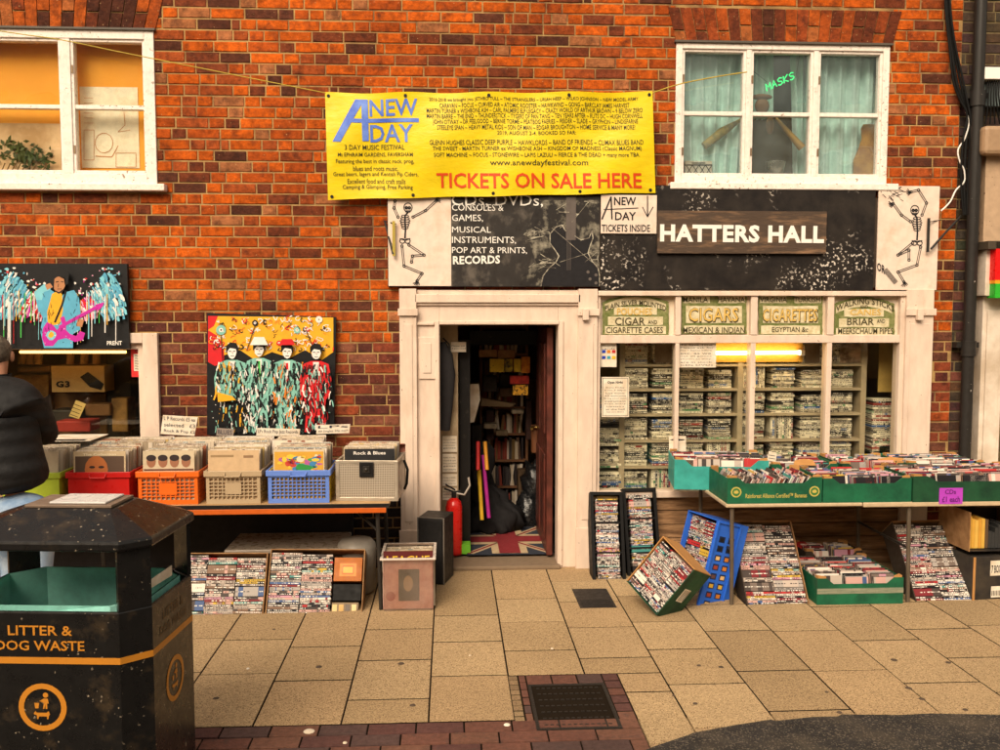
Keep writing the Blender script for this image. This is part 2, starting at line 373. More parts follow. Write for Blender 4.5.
# rooms behind the openings: plain shells, part of the building
def room(x0, x1, y0, y1, z0, z1, m):
    mb = MB(); t = .08
    mb.box((x0,y1,z0),(x1,y1+t,z1)); mb.box((x0-t,y0,z0),(x0,y1+t,z1)); mb.box((x1,y0,z0),(x1+t,y1+t,z1))
    mb.box((x0-t,y0,z1),(x1+t,y1+t,z1+t)); mb.box((x0-t,y0,z0-t),(x1+t,y1+t,z0)); return mb.build('interior_shell', m, bldg)
roomw = mat('room_wall', (.6,.45,.28), rough=.9)
FLOOR2 = SF[3]+.25
room(UL[0]-.3, UL[1]+.3, .245, 2.4, FLOOR2, WT-.3, roomw)
room(UR[0]-.3, UR[1]+.3, .245, 2.4, FLOOR2, WT-.3, roomw)
room(LW[0]-.3, SF[0]-.25, .245, 1.9, .3, 2.3, mat('stock_room', (.24,.13,.05), rough=.9))
room(SF[0], SF[1]+.02, .245, 3.0, .0, 2.42, mat('shop_room', (.3,.22,.13), rough=.9))

def sash_window(name, o, fw, mull, trans, y=.0, sill=True, glassm=None, holes=None, mw=.075, open_light=None):
    """frame with mullions (x list) and transoms (z list); every light has its own pane"""
    x0, x1, z0, z1 = o; fr = MB()
    yf, yb = y-.012, y+.075
    fr.box((x0-.005,yf,z0),(x0+fw,yb,z1)); fr.box((x1-fw,yf,z0),(x1+.005,yb,z1)); fr.box((x0+fw,yf,z1-fw),(x1-fw,yb,z1)); fr.box((x0+fw,yf,z0),(x1-fw,yb,z0+fw*1.2))
    xs = [x0+fw]
    for m in mull: fr.box((m-mw/2,yf+.004,z0+fw*1.2),(m+mw/2,yb-.002,z1-fw)); xs += [m-mw/2, m+mw/2]
    xs.append(x1-fw)
    f = fr.build('window_frame', whiteW, bldg, bevel=.004)
    lights = [(xs[i], xs[i+1]) for i in range(0, len(xs), 2)]
    for a, b in lights:
        sh = MB(); s = .019; ys = yf+.014
        sh.box((a,ys,z0+fw*1.2),(a+s,yb-.01,z1-fw)); sh.box((b-s,ys,z0+fw*1.2),(b,yb-.01,z1-fw)); sh.box((a+s,ys,z1-fw-s),(b-s,yb-.01,z1-fw)); sh.box((a+s,ys,z0+fw*1.2),(b-s,yb-.01,z0+fw*1.2+s*1.2))
        for t in trans: sh.box((a+s,ys+.006,t-.014),(b-s,yb-.014,t+.014))
        so = sh.build('sash', whiteW, bldg, bevel=.003)
        zz = [z0+fw*1.2+s*1.2] + [q for t in trans for q in (t-.014, t+.014)] + [z1-fw-s]
        for i in range(0, len(zz), 2):
            MB().box((a+s,ys+.03,zz[i]),(b-s,ys+.033,zz[i+1])).build('pane', glassm, f)
        hz = (z0+z1)/2
        for hh in (z0+(z1-z0)*.2, z0+(z1-z0)*.72): MB().box((a+s*.2,ys-.006,hh),(a+s*.8,ys,hh+.055)).build('hinge', mat('old_metal', (.25,.17,.1), rough=.5, metal=.6), f)
    if sill:
        MB().box((x0-.05,y-.07,z0-.05),(x1+.07,y+.05,z0-.002)).build('window_sill', whiteW, bldg, bevel=.006)
    ld = MB().box((x0-.02,y-.03,z1-.002),(x1+.02,y+.02,z1+.012)).build('lead_flashing', mat('lead', (.09,.075,.06), rough=.5), bldg)
glassU = glass('upper_glass', (.95,.96,.93), refl=1.3); glassV = glass('hazy_glass', (.93,.96,.96), refl=2.6, haze=.1, hazecol=(.5,.6,.6))
tz = lambda px, py: P(px, py).z
sash_window('window', UL, .06, [P(-2-66+71,100).x-.48, P(67,100).x], [tz(110,107)], glassm=glassU, mw=.065)
sash_window('window', UR, .042, [P(748,110).x, P(815,110).x], [tz(780,114)], glassm=glassV, mw=.036)
# ================================================================== SHOPFRONT (parts of the building)
sf0, sf1, _, sfz = SF
GZ = 0.0
def pil(x0, x1, name='pilaster', yt=289, yf=-.07):
    mb = MB(); a = P(x0,400,yf).x; b = P(x1,400,yf).x; zt = P(660,yt,yf).z
    mb.box((a,yf,0.0),(b,.1,zt)); mb.box((a-.012,yf-.012,0.0),(b+.012,yf-.0005,.3)); mb.box((a+.03,yf-.006,.36),(b-.03,yf-.0005,zt-.25))
    mb.box((a-.01,yf-.02,zt-.19),(b+.01,yf-.0005,zt-.14)); return mb.build(name, white, bldg, bevel=.005)
pil(400, 417); pil(578, 597); pil(904, 931)
# small bracket blocks at the pilaster heads
for x in (586, 921): MB().pbox(x-3, x+3, 309, 320, -.115, -.076).build('keyhole_block', white, bldg, bevel=.002)
# door surround
mb = MB(); yf = -.035
a0 = P(417,400,yf).x; d0 = P(440,400,yf).x; d1 = P(558,400,yf).x; a1 = P(578,400,yf).x; zt = P(500,290,yf).z; zd = P(500,325,yf).z
mb.box((a0,yf,0),(d0,.12,zt)); mb.box((d1,yf,0),(a1,.12,zt)); mb.box((d0,yf,zd),(d1,.12,zt))
mb.box((a0-.01,yf-.035,zt-.09),(a1+.01,yf-.001,zt-.03)); mb.box((a0,yf-.018,zt-.11),(a1,yf-.001,zt-.0905))
mb.box((d0-.035,yf-.014,0),(d0-.004,yf-.001,zd+.03)); mb.box((d1+.004,yf-.014,0),(d1+.035,yf-.001,zd+.03)); mb.box((d0-.003,yf-.012,zd+.004),(d1+.003,yf-.001,zd+.03))
mb.box((P(417,400,yf).x+.005,yf-.02,zd-.0),(d0-.04,yf-.001,zd+.02))
df = mb.build('door_frame', white, bldg, bevel=.004)
mb = MB(); mb.pbox(419, 435, 337, 379, yf-.012, yf-.001); mb.build('letter_panel', white, df, bevel=.003)
MB().pbox(423, 431, 343, 373, yf-.018, yf-.0125).build('panel_moulding', white, df, bevel=.002)
# step
MB().box((d0-.02,-.09,.0),(d1+.02,.3,.03)).build('door_step', mat('step_stone', (.2,.14,.09), rough=.8, bump=.4, bs=50), bldg, bevel=.008)
# the door, open inwards against the right jamb
door = MB(); dx = d1-.02; dz = zd-.02
door.box((dx-.045,.11,.05),(dx,.92,dz))
for (ya, yb, za, zb) in ((.2,.48,.15,.8),(.55,.83,.15,.8),(.2,.48,.95,dz-.12),(.55,.83,.95,dz-.12)):
    door.box((dx-.057,ya,za),(dx-.0455,yb,zb))
do = door.build('door', doorm, bldg, bevel=.006)
MB().tube([(dx-.05,.84,.92),(dx-.1,.84,.92),(dx-.1,.74,.92)], .011).build('door_handle', mat('brass', (.5,.34,.1), rough=.3, metal=1), do)
# shop window frame
yw = -.045; wz1 = P(750,291,yw).z; wz0 = P(640,491,yw).z
fr = MB(); X = lambda px, y=yw: P(px,400,y).x; tr0, tr1 = P(750,343,yw).z, P(750,335,yw).z
lights = [(600,675),(679,750),(755,826),(831,898)]
fr.box((X(597),yw,wz0),(X(600),.06,wz1)); fr.box((X(898),yw,wz0),(X(904.2),.06,wz1))
fr.box((X(597),yw-.02,wz1-.035),(X(904),.06,wz1+.0)); fr.box((X(600),yw,tr0),(X(898),.058,tr1))
for a, b in ((675,679),(750,755),(826,831)):
    fr.box((X(a),yw+.002,wz0),(X(b),.05,tr0)); fr.box((X(a)-.006,yw-.006,tr1),(X(b)+.006,.05,wz1-.035))
fr.box((X(597),yw-.035,wz0-.045),(X(904),.07,wz0-.0))
wf = fr.build('shop_window_frame', white, bldg, bevel=.004)
gl = glass('shop_glass', (.96,.96,.92), refl=.9)
for a, b in lights:
    MB().box((X(a),.0,wz0),(X(b),.005,tr0)).build('pane', gl, wf)
    MB().box((X(a),.0,tr1),(X(b),.02,wz1-.035)).build('transom_panel', mat('transom_cream', (.75,.63,.5), rough=.35, col2=(.6,.48,.33), ns=4), wf)
# stall riser of old planks
mb = MB(); zt = wz0-.045; x0 = X(597); x1 = X(904)
nz = 5
for i in range(nz):
    za = zt*i/nz; zb = zt*(i+1)/nz-.006; mb.box((x0,-.03-.004*(i % 2),za),(x1,.04,zb))
mb.build('plank_riser', wood, bldg, bevel=.004)
# fascia backing
mb = MB(); mb.pbox(388, 938, 197, 287, -.05, .0); fz0 = P(660,287,-.05).z
mb.build('fascia_backing', carddark, bldg)
# ---------------- four painted window signs
gsign = mat('sign_green', (.12,.15,.035), rough=.5, col2=(.28,.27,.12), ns=22, lo=.4, hi=.7)
gcream = mat('sign_cream', (.68,.6,.4), rough=.5, col2=(.5,.42,.24), ns=22)
gyel = mat('sign_gold', (.62,.4,.1), rough=.5, vary=.1); gdark = mat('sign_dark', (.06,.05,.02), rough=.6, vary=0)
specs = [
 (602,669,295,335,1,[('PLAIN SILVER MOUNTED',605,666,306,311,6,2),('POUCHES',617,652,308,315,0,2),('CIGAR',615,645,317.5,325,0,3),('AND',648,657,320,324,0,2),('CIGARETTE CASES',606,663,327,333,0,3)],'pouches and cigarette cases'),
 (681,747,294,334,0,[('MANILA',683,708,297,302,0,3),('HAVANA',718,745,297,302,0,3),('CIGARS',689,738,308,321,0,2),('MEXICAN & INDIAN',683,745,327,333,0,3)],'cigars with Manila and Havana'),
 (758,823,294,335,0,[('VIRGINIA',760,787,297,302,0,3),('TURKISH',794,820,297,302,0,3),('CIGARETTES',763,817,309,321,0,2),('EGYPTIAN &c',772,808,327,332,0,3)],'Turkish and Egyptian cigarettes'),
 (833,895,297,336,1,[('WALKING STICKS',836,894,306,312,8,3),('AND',860,868,305,308,0,3),('CANES',850,881,309,315,0,2),('BRIAR',847,874,318,325,0,3),('AND',877,885,319,323,0,2),('MEERSCHAUM PIPES',838,893,328,334,0,3)],'walking sticks and pipes')]
for (a, b, t, bo, arched, lines, what) in specs:
    y0 = -.012
    ws = thing('painted_sign', f'green and cream painted tobacconist sign in the shop window listing {what}', 'sign', P((a+b)/2, bo, y0), 'painted signs above the shop window')
    pts = []
    n = 26
    for i in range(n+1):
        u = i/n; yy = t + (5*(2*u-1)**2*1.4 if arched else 0) + R.uniform(-.5,.5); pts.append((a+(b-a)*u, yy))
    for i in range(9): pts.append((b-R.uniform(0,.9), t+7+(bo-t-8)*i/8))
    for i in range(n+1): pts.append((b-(b-a)*i/n, bo+R.uniform(-.4,.4)))
    for i in range(9): pts.append((a+R.uniform(0,.9), bo-(bo-t-8)*i/8-1))
    MB().prism([P(x, y, y0) for x, y in pts][::-1], (0,.006,0)).build('board', gsign, ws)
    mb = MB()
    def band(xa, xb, ya, yb, k=0, arch=0):
        top = [P(xa+(xb-xa)*i/12, ya-arch*(1-(i/6-1)**2)+R.uniform(-.3,.3), y0-.0015-.0006*k) for i in range(13)]
        bot = [P(xb-(xb-xa)*i/12, yb-arch*(1-(i/6-1)**2)+R.uniform(-.3,.3), y0-.0015-.0006*k) for i in range(13)]
        mb.poly((top+bot)[::-1])
    w = b-a; m = (a+b)/2
    if arched: band(a+3,b-3,t+9,t+16.5,0,7); band(m-w*.32,m+w*.32,t+12,t+19.8,1); band(a+6,b-6,t+21.5,t+30,2); band(a+3,b-3,t+31,bo-1,3)
    else: band(a+2,m-4,t+2,t+9,0); band(m+4,b-2,t+2,t+9,1); band(a+5,b-5,t+12,t+29,2); band(a+3,b-3,t+31.5,bo-1,3)
    mb.build('painted_band', gcream, ws)
    mb = MB(); big = MB()
    for (s, xa, xb, ya, yb, ar, bold) in lines:
        tgt = big if (yb-ya) > 9 or s in ('POUCHES','CANES') else mb
        if tgt is big and (yb-ya) > 9:
            mb.ptext(s, xa-.6, xb+1, ya-.3, yb+.9, y0-.0045, bold=.035)
        tgt.ptext(s, xa, xb, ya, yb, y0-.006, arch=ar, bold=.009)
    mb.build('dark_lettering', gdark, ws)
    if big.f: big.build('gold_lettering', gyel, ws)

# ---------------- fascia boards (signs)
yF = -.062
def board(name, label, x0, x1, yt, yb, m, yf=yF, th=.012, cat='sign'):
    o = thing(name, label, cat, P((x0+x1)/2, yb, yf)); MB().pbox(x0, x1, yt, yb, yf, yf+th).build('board', m, o, bevel=.001); return o
skm = mat('skeleton_board', (.74,.6,.5), rough=.55, col2=(.6,.4,.28), ns=5, lo=.5, hi=.75, speck=(.15,.1,.08), ss=60, st=.74)
def skeleton(mb, J, s=1.0):
    y = yF-.002; hx, hy = J['head']
    def line(p, w=.45): mb.pstroke(p, w*1.5, y)
    def bone(a, b, w=1.5):
        dx, dy = b[0]-a[0], b[1]-a[1]; l = math.hypot(dx, dy) or 1; nx, ny = -dy/l*w/2, dx/l*w/2
        line([(a[0]+nx,a[1]+ny),(b[0]+nx,b[1]+ny)]); line([(a[0]-nx,a[1]-ny),(b[0]-nx,b[1]-ny)])
        for p in (a, b): line([(p[0]+w*.75*math.cos(t*.9), p[1]+w*.75*math.sin(t*.9)) for t in range(8)], .5)
    r = 4.6*s
    line([(hx+r*math.cos(t*math.pi/8)*.9, hy+r*math.sin(t*math.pi/8)) for t in range(17)], .6)
    for e in (-1.6, 1.4): line([(hx+e+1.1*math.cos(t*math.pi/3), hy+.3+1.1*math.sin(t*math.pi/3)) for t in range(7)], .9)
    line([(hx-2.6,hy+3.2),(hx+2.4,hy+3.2)], .5); line([(hx-2.6,hy+4.4),(hx+2,hy+4.6)], .5)
    for k in range(5): line([(hx-2.4+k*1.1,hy+3),(hx-2.4+k*1.1,hy+4.7)], .35)
    cx, cy = J['chest']; px, py = J['pelvis']; nx, ny = hx, hy+r
    line([(nx,ny),(cx,cy-6),(cx,cy),(cx+.5,cy+7),(px,py-3)], 1.1)
    for k in range(6):
        yy = cy-6+k*2.3; wd = 5.2-abs(k-2.2)*.7
        line([(cx+wd*math.cos(math.pi*t/6), yy+1.6*math.sin(math.pi*t/6)) for t in range(7)], .5); line([(cx+wd*math.cos(math.pi*t/6), yy-1.0*math.sin(math.pi*t/6)) for t in range(7)], .4)
    for e in (-1, 1): line([(px+e*2.6+2.6*math.cos(t*math.pi/5), py+2.3*math.sin(t*math.pi/5)) for t in range(11)], .6)
    line([(px-5,py-2.5),(px,py-.5),(px+5,py-2.5)], .6)
    for limb in J['limbs']:
        for a, b in zip(limb[:-1], limb[1:]): bone(a, b, 1.7)
    for h in J['hands']:
        for k in (-.8,-.4,0,.4,.8):
            an = h[2]+k; line([(h[0],h[1]),(h[0]+2.4*math.cos(an),h[1]+2.4*math.sin(an)),(h[0]+4.6*math.cos(an+.2),h[1]+4.6*math.sin(an+.2))], .5)
b1 = board('skeleton_panel', 'cream board with a dancing skeleton beside the records sign', 388.5, 451, 197, 286, skm)
mb = MB(); skeleton(mb, {'head':(408,207.5),'chest':(405,222),'pelvis':(405,241),'limbs':[[(413,217),(425.5,210.5),(436,201)],[(398,217),(394,208),(395,201)],[(402,246),(404,266),(422,273.5),(417,281)],[(409,245),(424,255),(412.5,256),(411.5,262)]],'hands':[(436,201,-.7),(417,281,1.6)]})
mb.build('skeleton_drawing', blacki, b1)
b2 = board('skeleton_panel', 'cream board with a leaping skeleton at the drainpipe end of the fascia', 876, 940, 186, 290, skm)
mb = MB(); skeleton(mb, {'head':(914.8,210),'chest':(917,224),'pelvis':(917,243),'limbs':[[(922,215),(926.5,203),(918.5,190),(911,192)],[(910.5,221.5),(901.5,215),(893,203.5)],[(912.6,243),(898,255),(909,250),(909,260)],[(920.6,247),(917,265),(898,272),(904,282)]],'hands':[(893,203.5,2.6),(911,192,2.9),(904,282,1.2)]})
for k in range(30): x = 876+R.uniform(3,27); y = 186+R.uniform(1,14); mb.pstroke([(x,y),(x+R.uniform(-3,5),y+R.uniform(-2,3))], .5, yF-.002)
mb.ptext('OR', 877, 885, 262, 270, yF-.002, bold=.03, tilt=4)
for k in range(25): x = 885+k*.45; y = 271+k*.55; mb.pstroke([(x-2,y),(x+2,y-3)], .35, yF-.002)
mb.build('skeleton_drawing', blacki, b2)
b3 = thing('records_sign', 'dark printed sign listing consoles, instruments and records with a glowing guitar', 'sign', P(525,286,yF))
smoke = mat('poster_smoke', (.03,.026,.024), rough=.4, col2=(.2,.17,.14), ns=7, lo=.5, hi=.85)
MB().pbox(451.3, 600, 196, 286.5, yF, yF+.012).build('board', smoke, b3)
mb = MB(); y = yF-.002
mb.ptext('CDs, DVDs,', 451.5, 543, 194, 207, y)
for s, xa, xb, ya, yb in (('CONSOLES &',452,503.5,204,210.5),('GAMES,',452,483,214.5,222),('MUSICAL',452,491,226.5,232.5),('INSTRUMENTS,',452,516,236.5,244),('POP ART & PRINTS,',452,527,247,254)):
    mb.ptext(s, xa, xb, ya, yb, y)
mb.build('lettering', whitei, b3)
MB().ptext('RECORDS', 453, 500, 256, 264, y, bold=.03, tilt=-1).build('handwritten_lettering', whitei, b3)
# drifting smoke printed round the guitar
sm2 = mat('smoke_swirl', (.02,.017,.016), rough=.45, col2=(.42,.38,.29), ns=9, lo=.5, hi=.74, vary=.3)
pts = [(519,286),(524,274),(536,262),(531,248),(526,232),(533,214),(540,200),(599.5,200),(599.5,286)]
MB().poly([P(a,b,y+.0006) for a,b in pts][::-1]).build('smoke_field_print', sm2, b3)
# guitar body silhouette with glowing outline
gb = [(541,286),(543,276),(549,268),(556,262),(559,256),(555,250),(550,243),(550,234),(556,227),(562,225),(565,230),(568,233),(572,228),(575,236),(581,240),(589,238),(592,231),(593,238),(590,246),(588,253),(592,261),(598,268),(599.5,275),(599.5,286)]
MB().poly([P(a,b,y) for a,b in gb][::-1]).build('guitar_print', blacki, b3)
glow = mat('pale_smoke_print', (.5,.46,.36), rough=.5, col2=(.12,.1,.08), ns=28, lo=.4, hi=.6)
mb = MB()
mb.pstroke(gb, .9, y-.001)
for k in range(16):
    a = R.uniform(0, 6.28); rr = R.uniform(0, 1); cx, cy = R.choice([(545,265),(590,205),(570,210),(548,258),(596,255),(535,235)])
    pts = [(min(598,max(520,cx+R.gauss(0,6)+8*math.cos(a+j*.5)*rr)), min(284,max(201,cy+R.gauss(0,2)+9*math.sin(a+j*.4)*rr))) for j in range(5)]
    mb.pstroke(pts, R.uniform(.3,.6), y-.0009)
for xa, ya, xb, yb in ((552,228,592,262),(560,262,598,250),(548,258,560,266),(575,215,560,228),(585,262,597,252),(556,210,572,200),(590,200,572,222)): mb.pstroke([(xa,ya),(xb,yb)], .4, y-.0012)
mb.build('smoke_print', glow, b3)
mb = MB()
for k in range(4): mb.pstroke([(567+k*1.2,200),(567+k*1.2,270)], .3, y-.0024)
mb.pbox(566, 576, 197, 240, y-.0017, y-.0013)
for cx, cy in ((588,272),(590,279),(596,275),(596,283)): mb.poly([P(cx+1.6*math.cos(t*.7), cy+1.6*math.sin(t*.7), y-.0022) for t in range(9)])
mb.build('fretboard_print', mat('fret_print', (.12,.1,.09), rough=.4), b3)
b4 = board('fascia_sign', 'long flaking black painted fascia board behind the shop name', 600.5, 876, 186, 290, blackb, cat='sign')
b5 = board('name_plank', 'weathered wooden plank with the hall name in white letters', 657.5, 827, 211, 253.5, mat('name_plank', (.07,.045,.03), rough=.7, col2=(.3,.17,.09), ns=3.5, lo=.5, hi=.75, stretch=(1,1,7), bump=.4, bs=20), yf=yF-.03, th=.022)
MB().ptext('HATTERS HALL', 660, 824, 224, 240.5, yF-.032, bold=.042, tilt=1).build('lettering', whitei, b5)
b6 = board('ticket_notice', 'white board with hand-drawn arrow saying tickets inside', 600.8, 657, 195, 233.5, skm, yf=yF-.014, th=.01)
mb = MB(); y = yF-.0155
mb.ptext('NEW', 614, 636, 197, 205, y, bold=.02); mb.ptext('DAY', 615, 636, 212, 220, y, bold=.02); mb.ptext('TICKETS INSIDE', 601.5, 650, 224.5, 231.5, y, bold=.02)
mb.pstroke([(602,219),(611,197),(612,219)], 1.5, y); mb.pstroke([(604,209.5),(638,208)], .8, y); mb.pstroke([(647.5,196),(647.5,216)], 1.1, y); mb.pstroke([(642.5,207),(647.5,217),(653,207)], .8, y)
mb.build('lettering', blacki, b6)

# ---------------- yellow banner, slightly rippled
byel = mat('banner_vinyl', (.74,.55,.010), rough=.4, vary=.1, ns=3, bump=.9, bs=3.2, stretch=(1,1,2.2))
ban = thing('festival_banner', 'wide yellow vinyl banner advertising festival tickets for sale', 'banner', P(490,198,-.1))
def bq(u, v, off=0.0):
    tl, tr_, br, bl = (325,92),(652.5,91),(655.5,193),(328,200)
    px = (tl[0]*(1-u)+tr_[0]*u)*v + (bl[0]*(1-u)+br[0]*u)*(1-v); py = (tl[1]*(1-u)+tr_[1]*u)*v + (bl[1]*(1-u)+br[1]*u)*(1-v)
    py += (v*1.6-.5)*math.sin(u*math.pi*4)**2*1.5
    y = -.105 + .018*math.sin(u*9+v*2.2) + .012*math.sin(u*21-v*5) + .006*math.sin(v*7+u*3)
    return P(px, py, y-off)
nu, nv = 90, 26; mb = MB(); vs = [bq(i/nu, j/nv) for j in range(nv+1) for i in range(nu+1)]
vs2 = [v+Vector((0,.002,0)) for v in vs]; fs = [(j*(nu+1)+i, j*(nu+1)+i+1, (j+1)*(nu+1)+i+1, (j+1)*(nu+1)+i) for j in range(nv) for i in range(nu)]
mb.add(vs, fs, sm=True); mb.build('sheet', byel, ban)
def btext(mb, s, x0, x1, yt, yb, bold=0, drop=0, mi=0):
    u0, u1 = (x0-326)/327.5, (x1-326)/327.5
    h = 104.5
    def fn(u, v):
        uu = u0+(u1-u0)*u; yc = yb-(yb-yt)*v; ytop = 92-uu*1; ybot = 200-7*uu; return bq(uu, 1-(yc-ytop)/(ybot-ytop), .003)
    mb.text(s, fn, mi, bold)
grad = mat('banner_blue', (.055,.12,.55), rough=.5, col2=(.16,.28,.75), ns=6, lo=.35, hi=.65, vary=0)
mb = MB()
btext(mb, 'NEW', 370, 418, 98.5, 115, .015); btext(mb, 'DAY', 370, 413, 124, 141.5, .015)
def bpoly(pp):
    o = []
    for x, y in pp: u = (x-326)/327.5; yt = 92-u; yb = 200-7*u; o.append(bq(u, 1-(y-yt)/(yb-yt), .0032))
    return o
def bquad(a, b, c, d, n=14):     # strip from edge a-b to edge c-d, following the cloth
    vs = []
    for k in range(n+1):
        t = k/n; vs += bpoly([(a[0]+(c[0]-a[0])*t, a[1]+(c[1]-a[1])*t), (b[0]+(d[0]-b[0])*t, b[1]+(d[1]-b[1])*t)])
    mb.add(vs, [(2*k,2*k+1,2*k+3,2*k+2) for k in range(n)])
bquad((332,141.5),(340,141.5),(356,98),(365,98)); bquad((362,98),(368.5,98),(362,140.5),(368.5,140.5))
bquad((349,117.6),(347,121.6),(419,118),(419,122))
mb.build('logo_lettering', grad, ban)
mb = MB()
for s, a, b, t, bo in (('3 DAY MUSIC FESTIVAL',344,404,144.5,149.5),('Mt EPHRAIM GARDENS, FAVERSHAM',337,412,152.5,157),('Featuring the best in classic rock, prog,',335,413,159,164.5),('blues and roots music.',352,397,166,171),('Great beers, lagers and Kentish Pip Ciders,',332,417,172,177.5),('Excellent food and craft stalls',346,404,179,184),('Camping & Glamping, Free Parking',341,411,185,190.5),
  ('2016-2018 we brought you: JETHRO TULL ~ THE STRANGLERS ~ URIAH HEEP ~ WILKO JOHNSON ~ NEW MODEL ARMY',430,639,96.5,101),
  ('CARAVAN ~ FOCUS ~ CURVED AIR ~ ATOMIC ROOSTER ~ HAWKWIND ~ GONG ~ BARCLAY JAMES HARVEST',440,630,102,106.5),
  ('MARTIN TURNER x WISHBONE ASH ~ CARL PALMERS ELP LEGACY ~ CRAZY WORLD OF ARTHUR BROWN ~ 9 BELOW ZERO',427,643,107.5,112),
  ('MARTIN BARRE ~ THE ENID ~ THUNDERSTICK ~ TYGERS OF PAN TANG ~ TEN YEARS AFTER ~ RUTS DC ~ HUGH CORNWELL',427,643,113,117.5),
  ('JOHN OTWAY ~ DR FEELGOOD ~ BERNIE TORME ~ PEATBOG FAERIES ~ FEEDER ~ SLADE ~ GRYPHON ~ LINDISFARNE',433,638,118.5,123),
  ('STEELEYE SPAN ~ HEAVY METAL KIDS ~ SON OF MAN ~ EDGAR BROUGHTON ~ HOME SERVICE & MANY MORE!',437,635,124.3,129),
  ('2019, AUGUST 2-4. BOOKED SO FAR:',497,576,130.5,135),
  ('GLENN HUGHES CLASSIC DEEP PURPLE ~ HAWKLORDS ~ BAND OF FRIENDS ~ CLIMAX BLUES BAND',429,643,139.5,144.5),
  ('THE SWEET - MARTIN TURNER ex WISHBONE ASH ~ KINGDOM OF MADNESS (Classic MAGNUM)',432,641,146,151.5),
  ('SOFT MACHINE ~ FOCUS - STONEWIRE ~ LAPIS LAZULI ~ FIERCE & THE DEAD + many more TBA.',433,639,152.5,158),
  ('www.anewdayfestival.com',489,587,159.5,167)):
    btext(mb, s, a, b, t, bo, 0.004)
mb.build('small_lettering', mat('banner_ink', (.04,.035,.01), rough=.6, vary=0), ban)
mb = MB(); btext(mb, 'TICKETS ON SALE HERE', 435, 640, 173, 188, .018); mb.build('red_lettering', mat('banner_red', (.62,.06,.01), rough=.5, vary=0), ban)
mb = MB()
for u, v in ((.01,.965),(.245,.965),(.5,.965),(.745,.965),(.99,.965),(.012,.03),(.26,.03),(.505,.03),(.77,.03),(.985,.03)):
    c = bq(u, v, .004); mb.poly([c+Vector((.012*math.cos(t), 0, .012*math.sin(t))) for t in [k*.7 for k in range(9)]])
mb.build('eyelet_ring', blackm, ban)
# ================================================================== THINGS IN THE WINDOWS AND INSIDE
# shop lower-left window frame (mostly behind the canvas)
yl = -.01
x0, x1, z0, z1 = LW
fr = MB(); fw = .1
fr.box((x1-fw,yl-.03,z0),(x1+.004,.09,z1)); fr.box((x0,yl-.03,z1-.07),(x1-fw,.09,z1)); fr.box((x0,yl-.03,z0),(x1-fw,.09,z0+.07)); fr.box((x0,yl-.03,z0+.07),(x0+fw,.09,z1-.07))
fr.box((x1-fw-.045,yl+.01,z0+.07),(x1-fw,.07,z1-.07)); fr.box((x0+fw,yl+.01,z1-.115),(x1-fw-.045,.07,z1-.07))
lf = fr.build('window_frame', white, bldg, bevel=.004)
MB().box((x0+fw,.03,z0+.07),(x1-fw-.045,.034,z1-.115)).build('pane', glass('low_glass', (.9,.9,.85), refl=1.0), lf)
n = thing('red_notice', 'red opening-hours notice stuck inside the low stock window', 'notice', P(140,377,.02))
MB().pbox(131.5,149,348,377,.02,.024).build('sheet', mat('notice_red', (.62,.03,.03), rough=.5), n)
mb = MB(); mb.pbox(134,146.5,354,371,.0175,.0195); mb.build('white_panel', paper, n)
mb = MB(); mb.ptext('OPEN', 135, 146, 349.5, 352.5, .0175, bold=.03)
for k in range(6): mb.ptext('Mon 10-5', 135, 145.5, 355+k*2.6, 356.6+k*2.6, .0155)
mb.build('lettering', blacki, n)

# curtains upstairs
def curtain(label, px0, px1, zt, zb, y, m, top_gather=0):
    a = P(px0,100,y).x; b = P(px1,100,y).x; mb = MB(); n = 60; mm = 10; vs = []
    ph = R.uniform(0, 6)
    for j in range(mm+1):
        v = j/mm
        for i in range(n+1):
            u = i/n; x = a+(b-a)*u + top_gather*(v)*(.5-u); yy = y+.028*math.sin(u*34+ph+math.sin(v*3+u*5)*.5)+.012*math.sin(u*71+v*2)
            vs.append((x, yy, zt+(zb-zt)*v))
    mb.add(vs, [(j*(n+1)+i, j*(n+1)+i+1, (j+1)*(n+1)+i+1, (j+1)*(n+1)+i) for j in range(mm) for i in range(n)], sm=True)
    o = mb.build('curtain', m); tag(o, label, 'curtain', None); return o
tealc = mat('curtain_teal', (.60,.80,.74), rough=.9, ns=5, vary=.2)
zt = UR[3]+.05; zb = UR[2]-.0
curtain('pale teal curtain behind the pipe-side light of the upper window', 806, 884, zt, zb, .17, tealc)
curtain('pale teal curtain drawn behind the banner-side light of the upper window', 677, 752, zt, zb, .17, tealc, .1)
curtain('pale teal curtain strip hanging under the neon lettering', 790, 830, zt, zb, .25, tealc, .1)
curtain('narrow teal curtain edge in the middle of the upper window', 742, 772, zt, P(760,112).z, .25, tealc)
neon = thing('neon_sign', 'green glowing handwritten word sign hung in the upper window', 'neon sign', P(782,90,.14))
t_ = MB(); 
def strokes_text(mb, word, x0, y0, x1, y1, h, y, w):
    L5 = {'M':[[(0,0),(0,1),(.5,.4),(1,1),(1,0)]],'A':[[(0,0),(.5,1),(1,0)],[(.2,.4),(.8,.4)]],'S':[[(1,.85),(.5,1),(0,.8),(.2,.55),(.8,.45),(1,.2),(.5,0),(0,.12)]],'K':[[(0,0),(0,1)],[(1,1),(0,.45),(1,0)]]}
    n = len(word); dx, dy = (x1-x0)/n, (y1-y0)/n
    for i, ch in enumerate(word):
        for s in L5[ch]:
            mb.tube([P(x0+dx*(i+u*.72)+ (v*h)*dy/dx*.4, y0+dy*(i+u*.72)-v*h, y) for u, v in s], w, 6)
strokes_text(t_, 'MASKS', 767, 91, 796, 78, 7, .14, .0045)
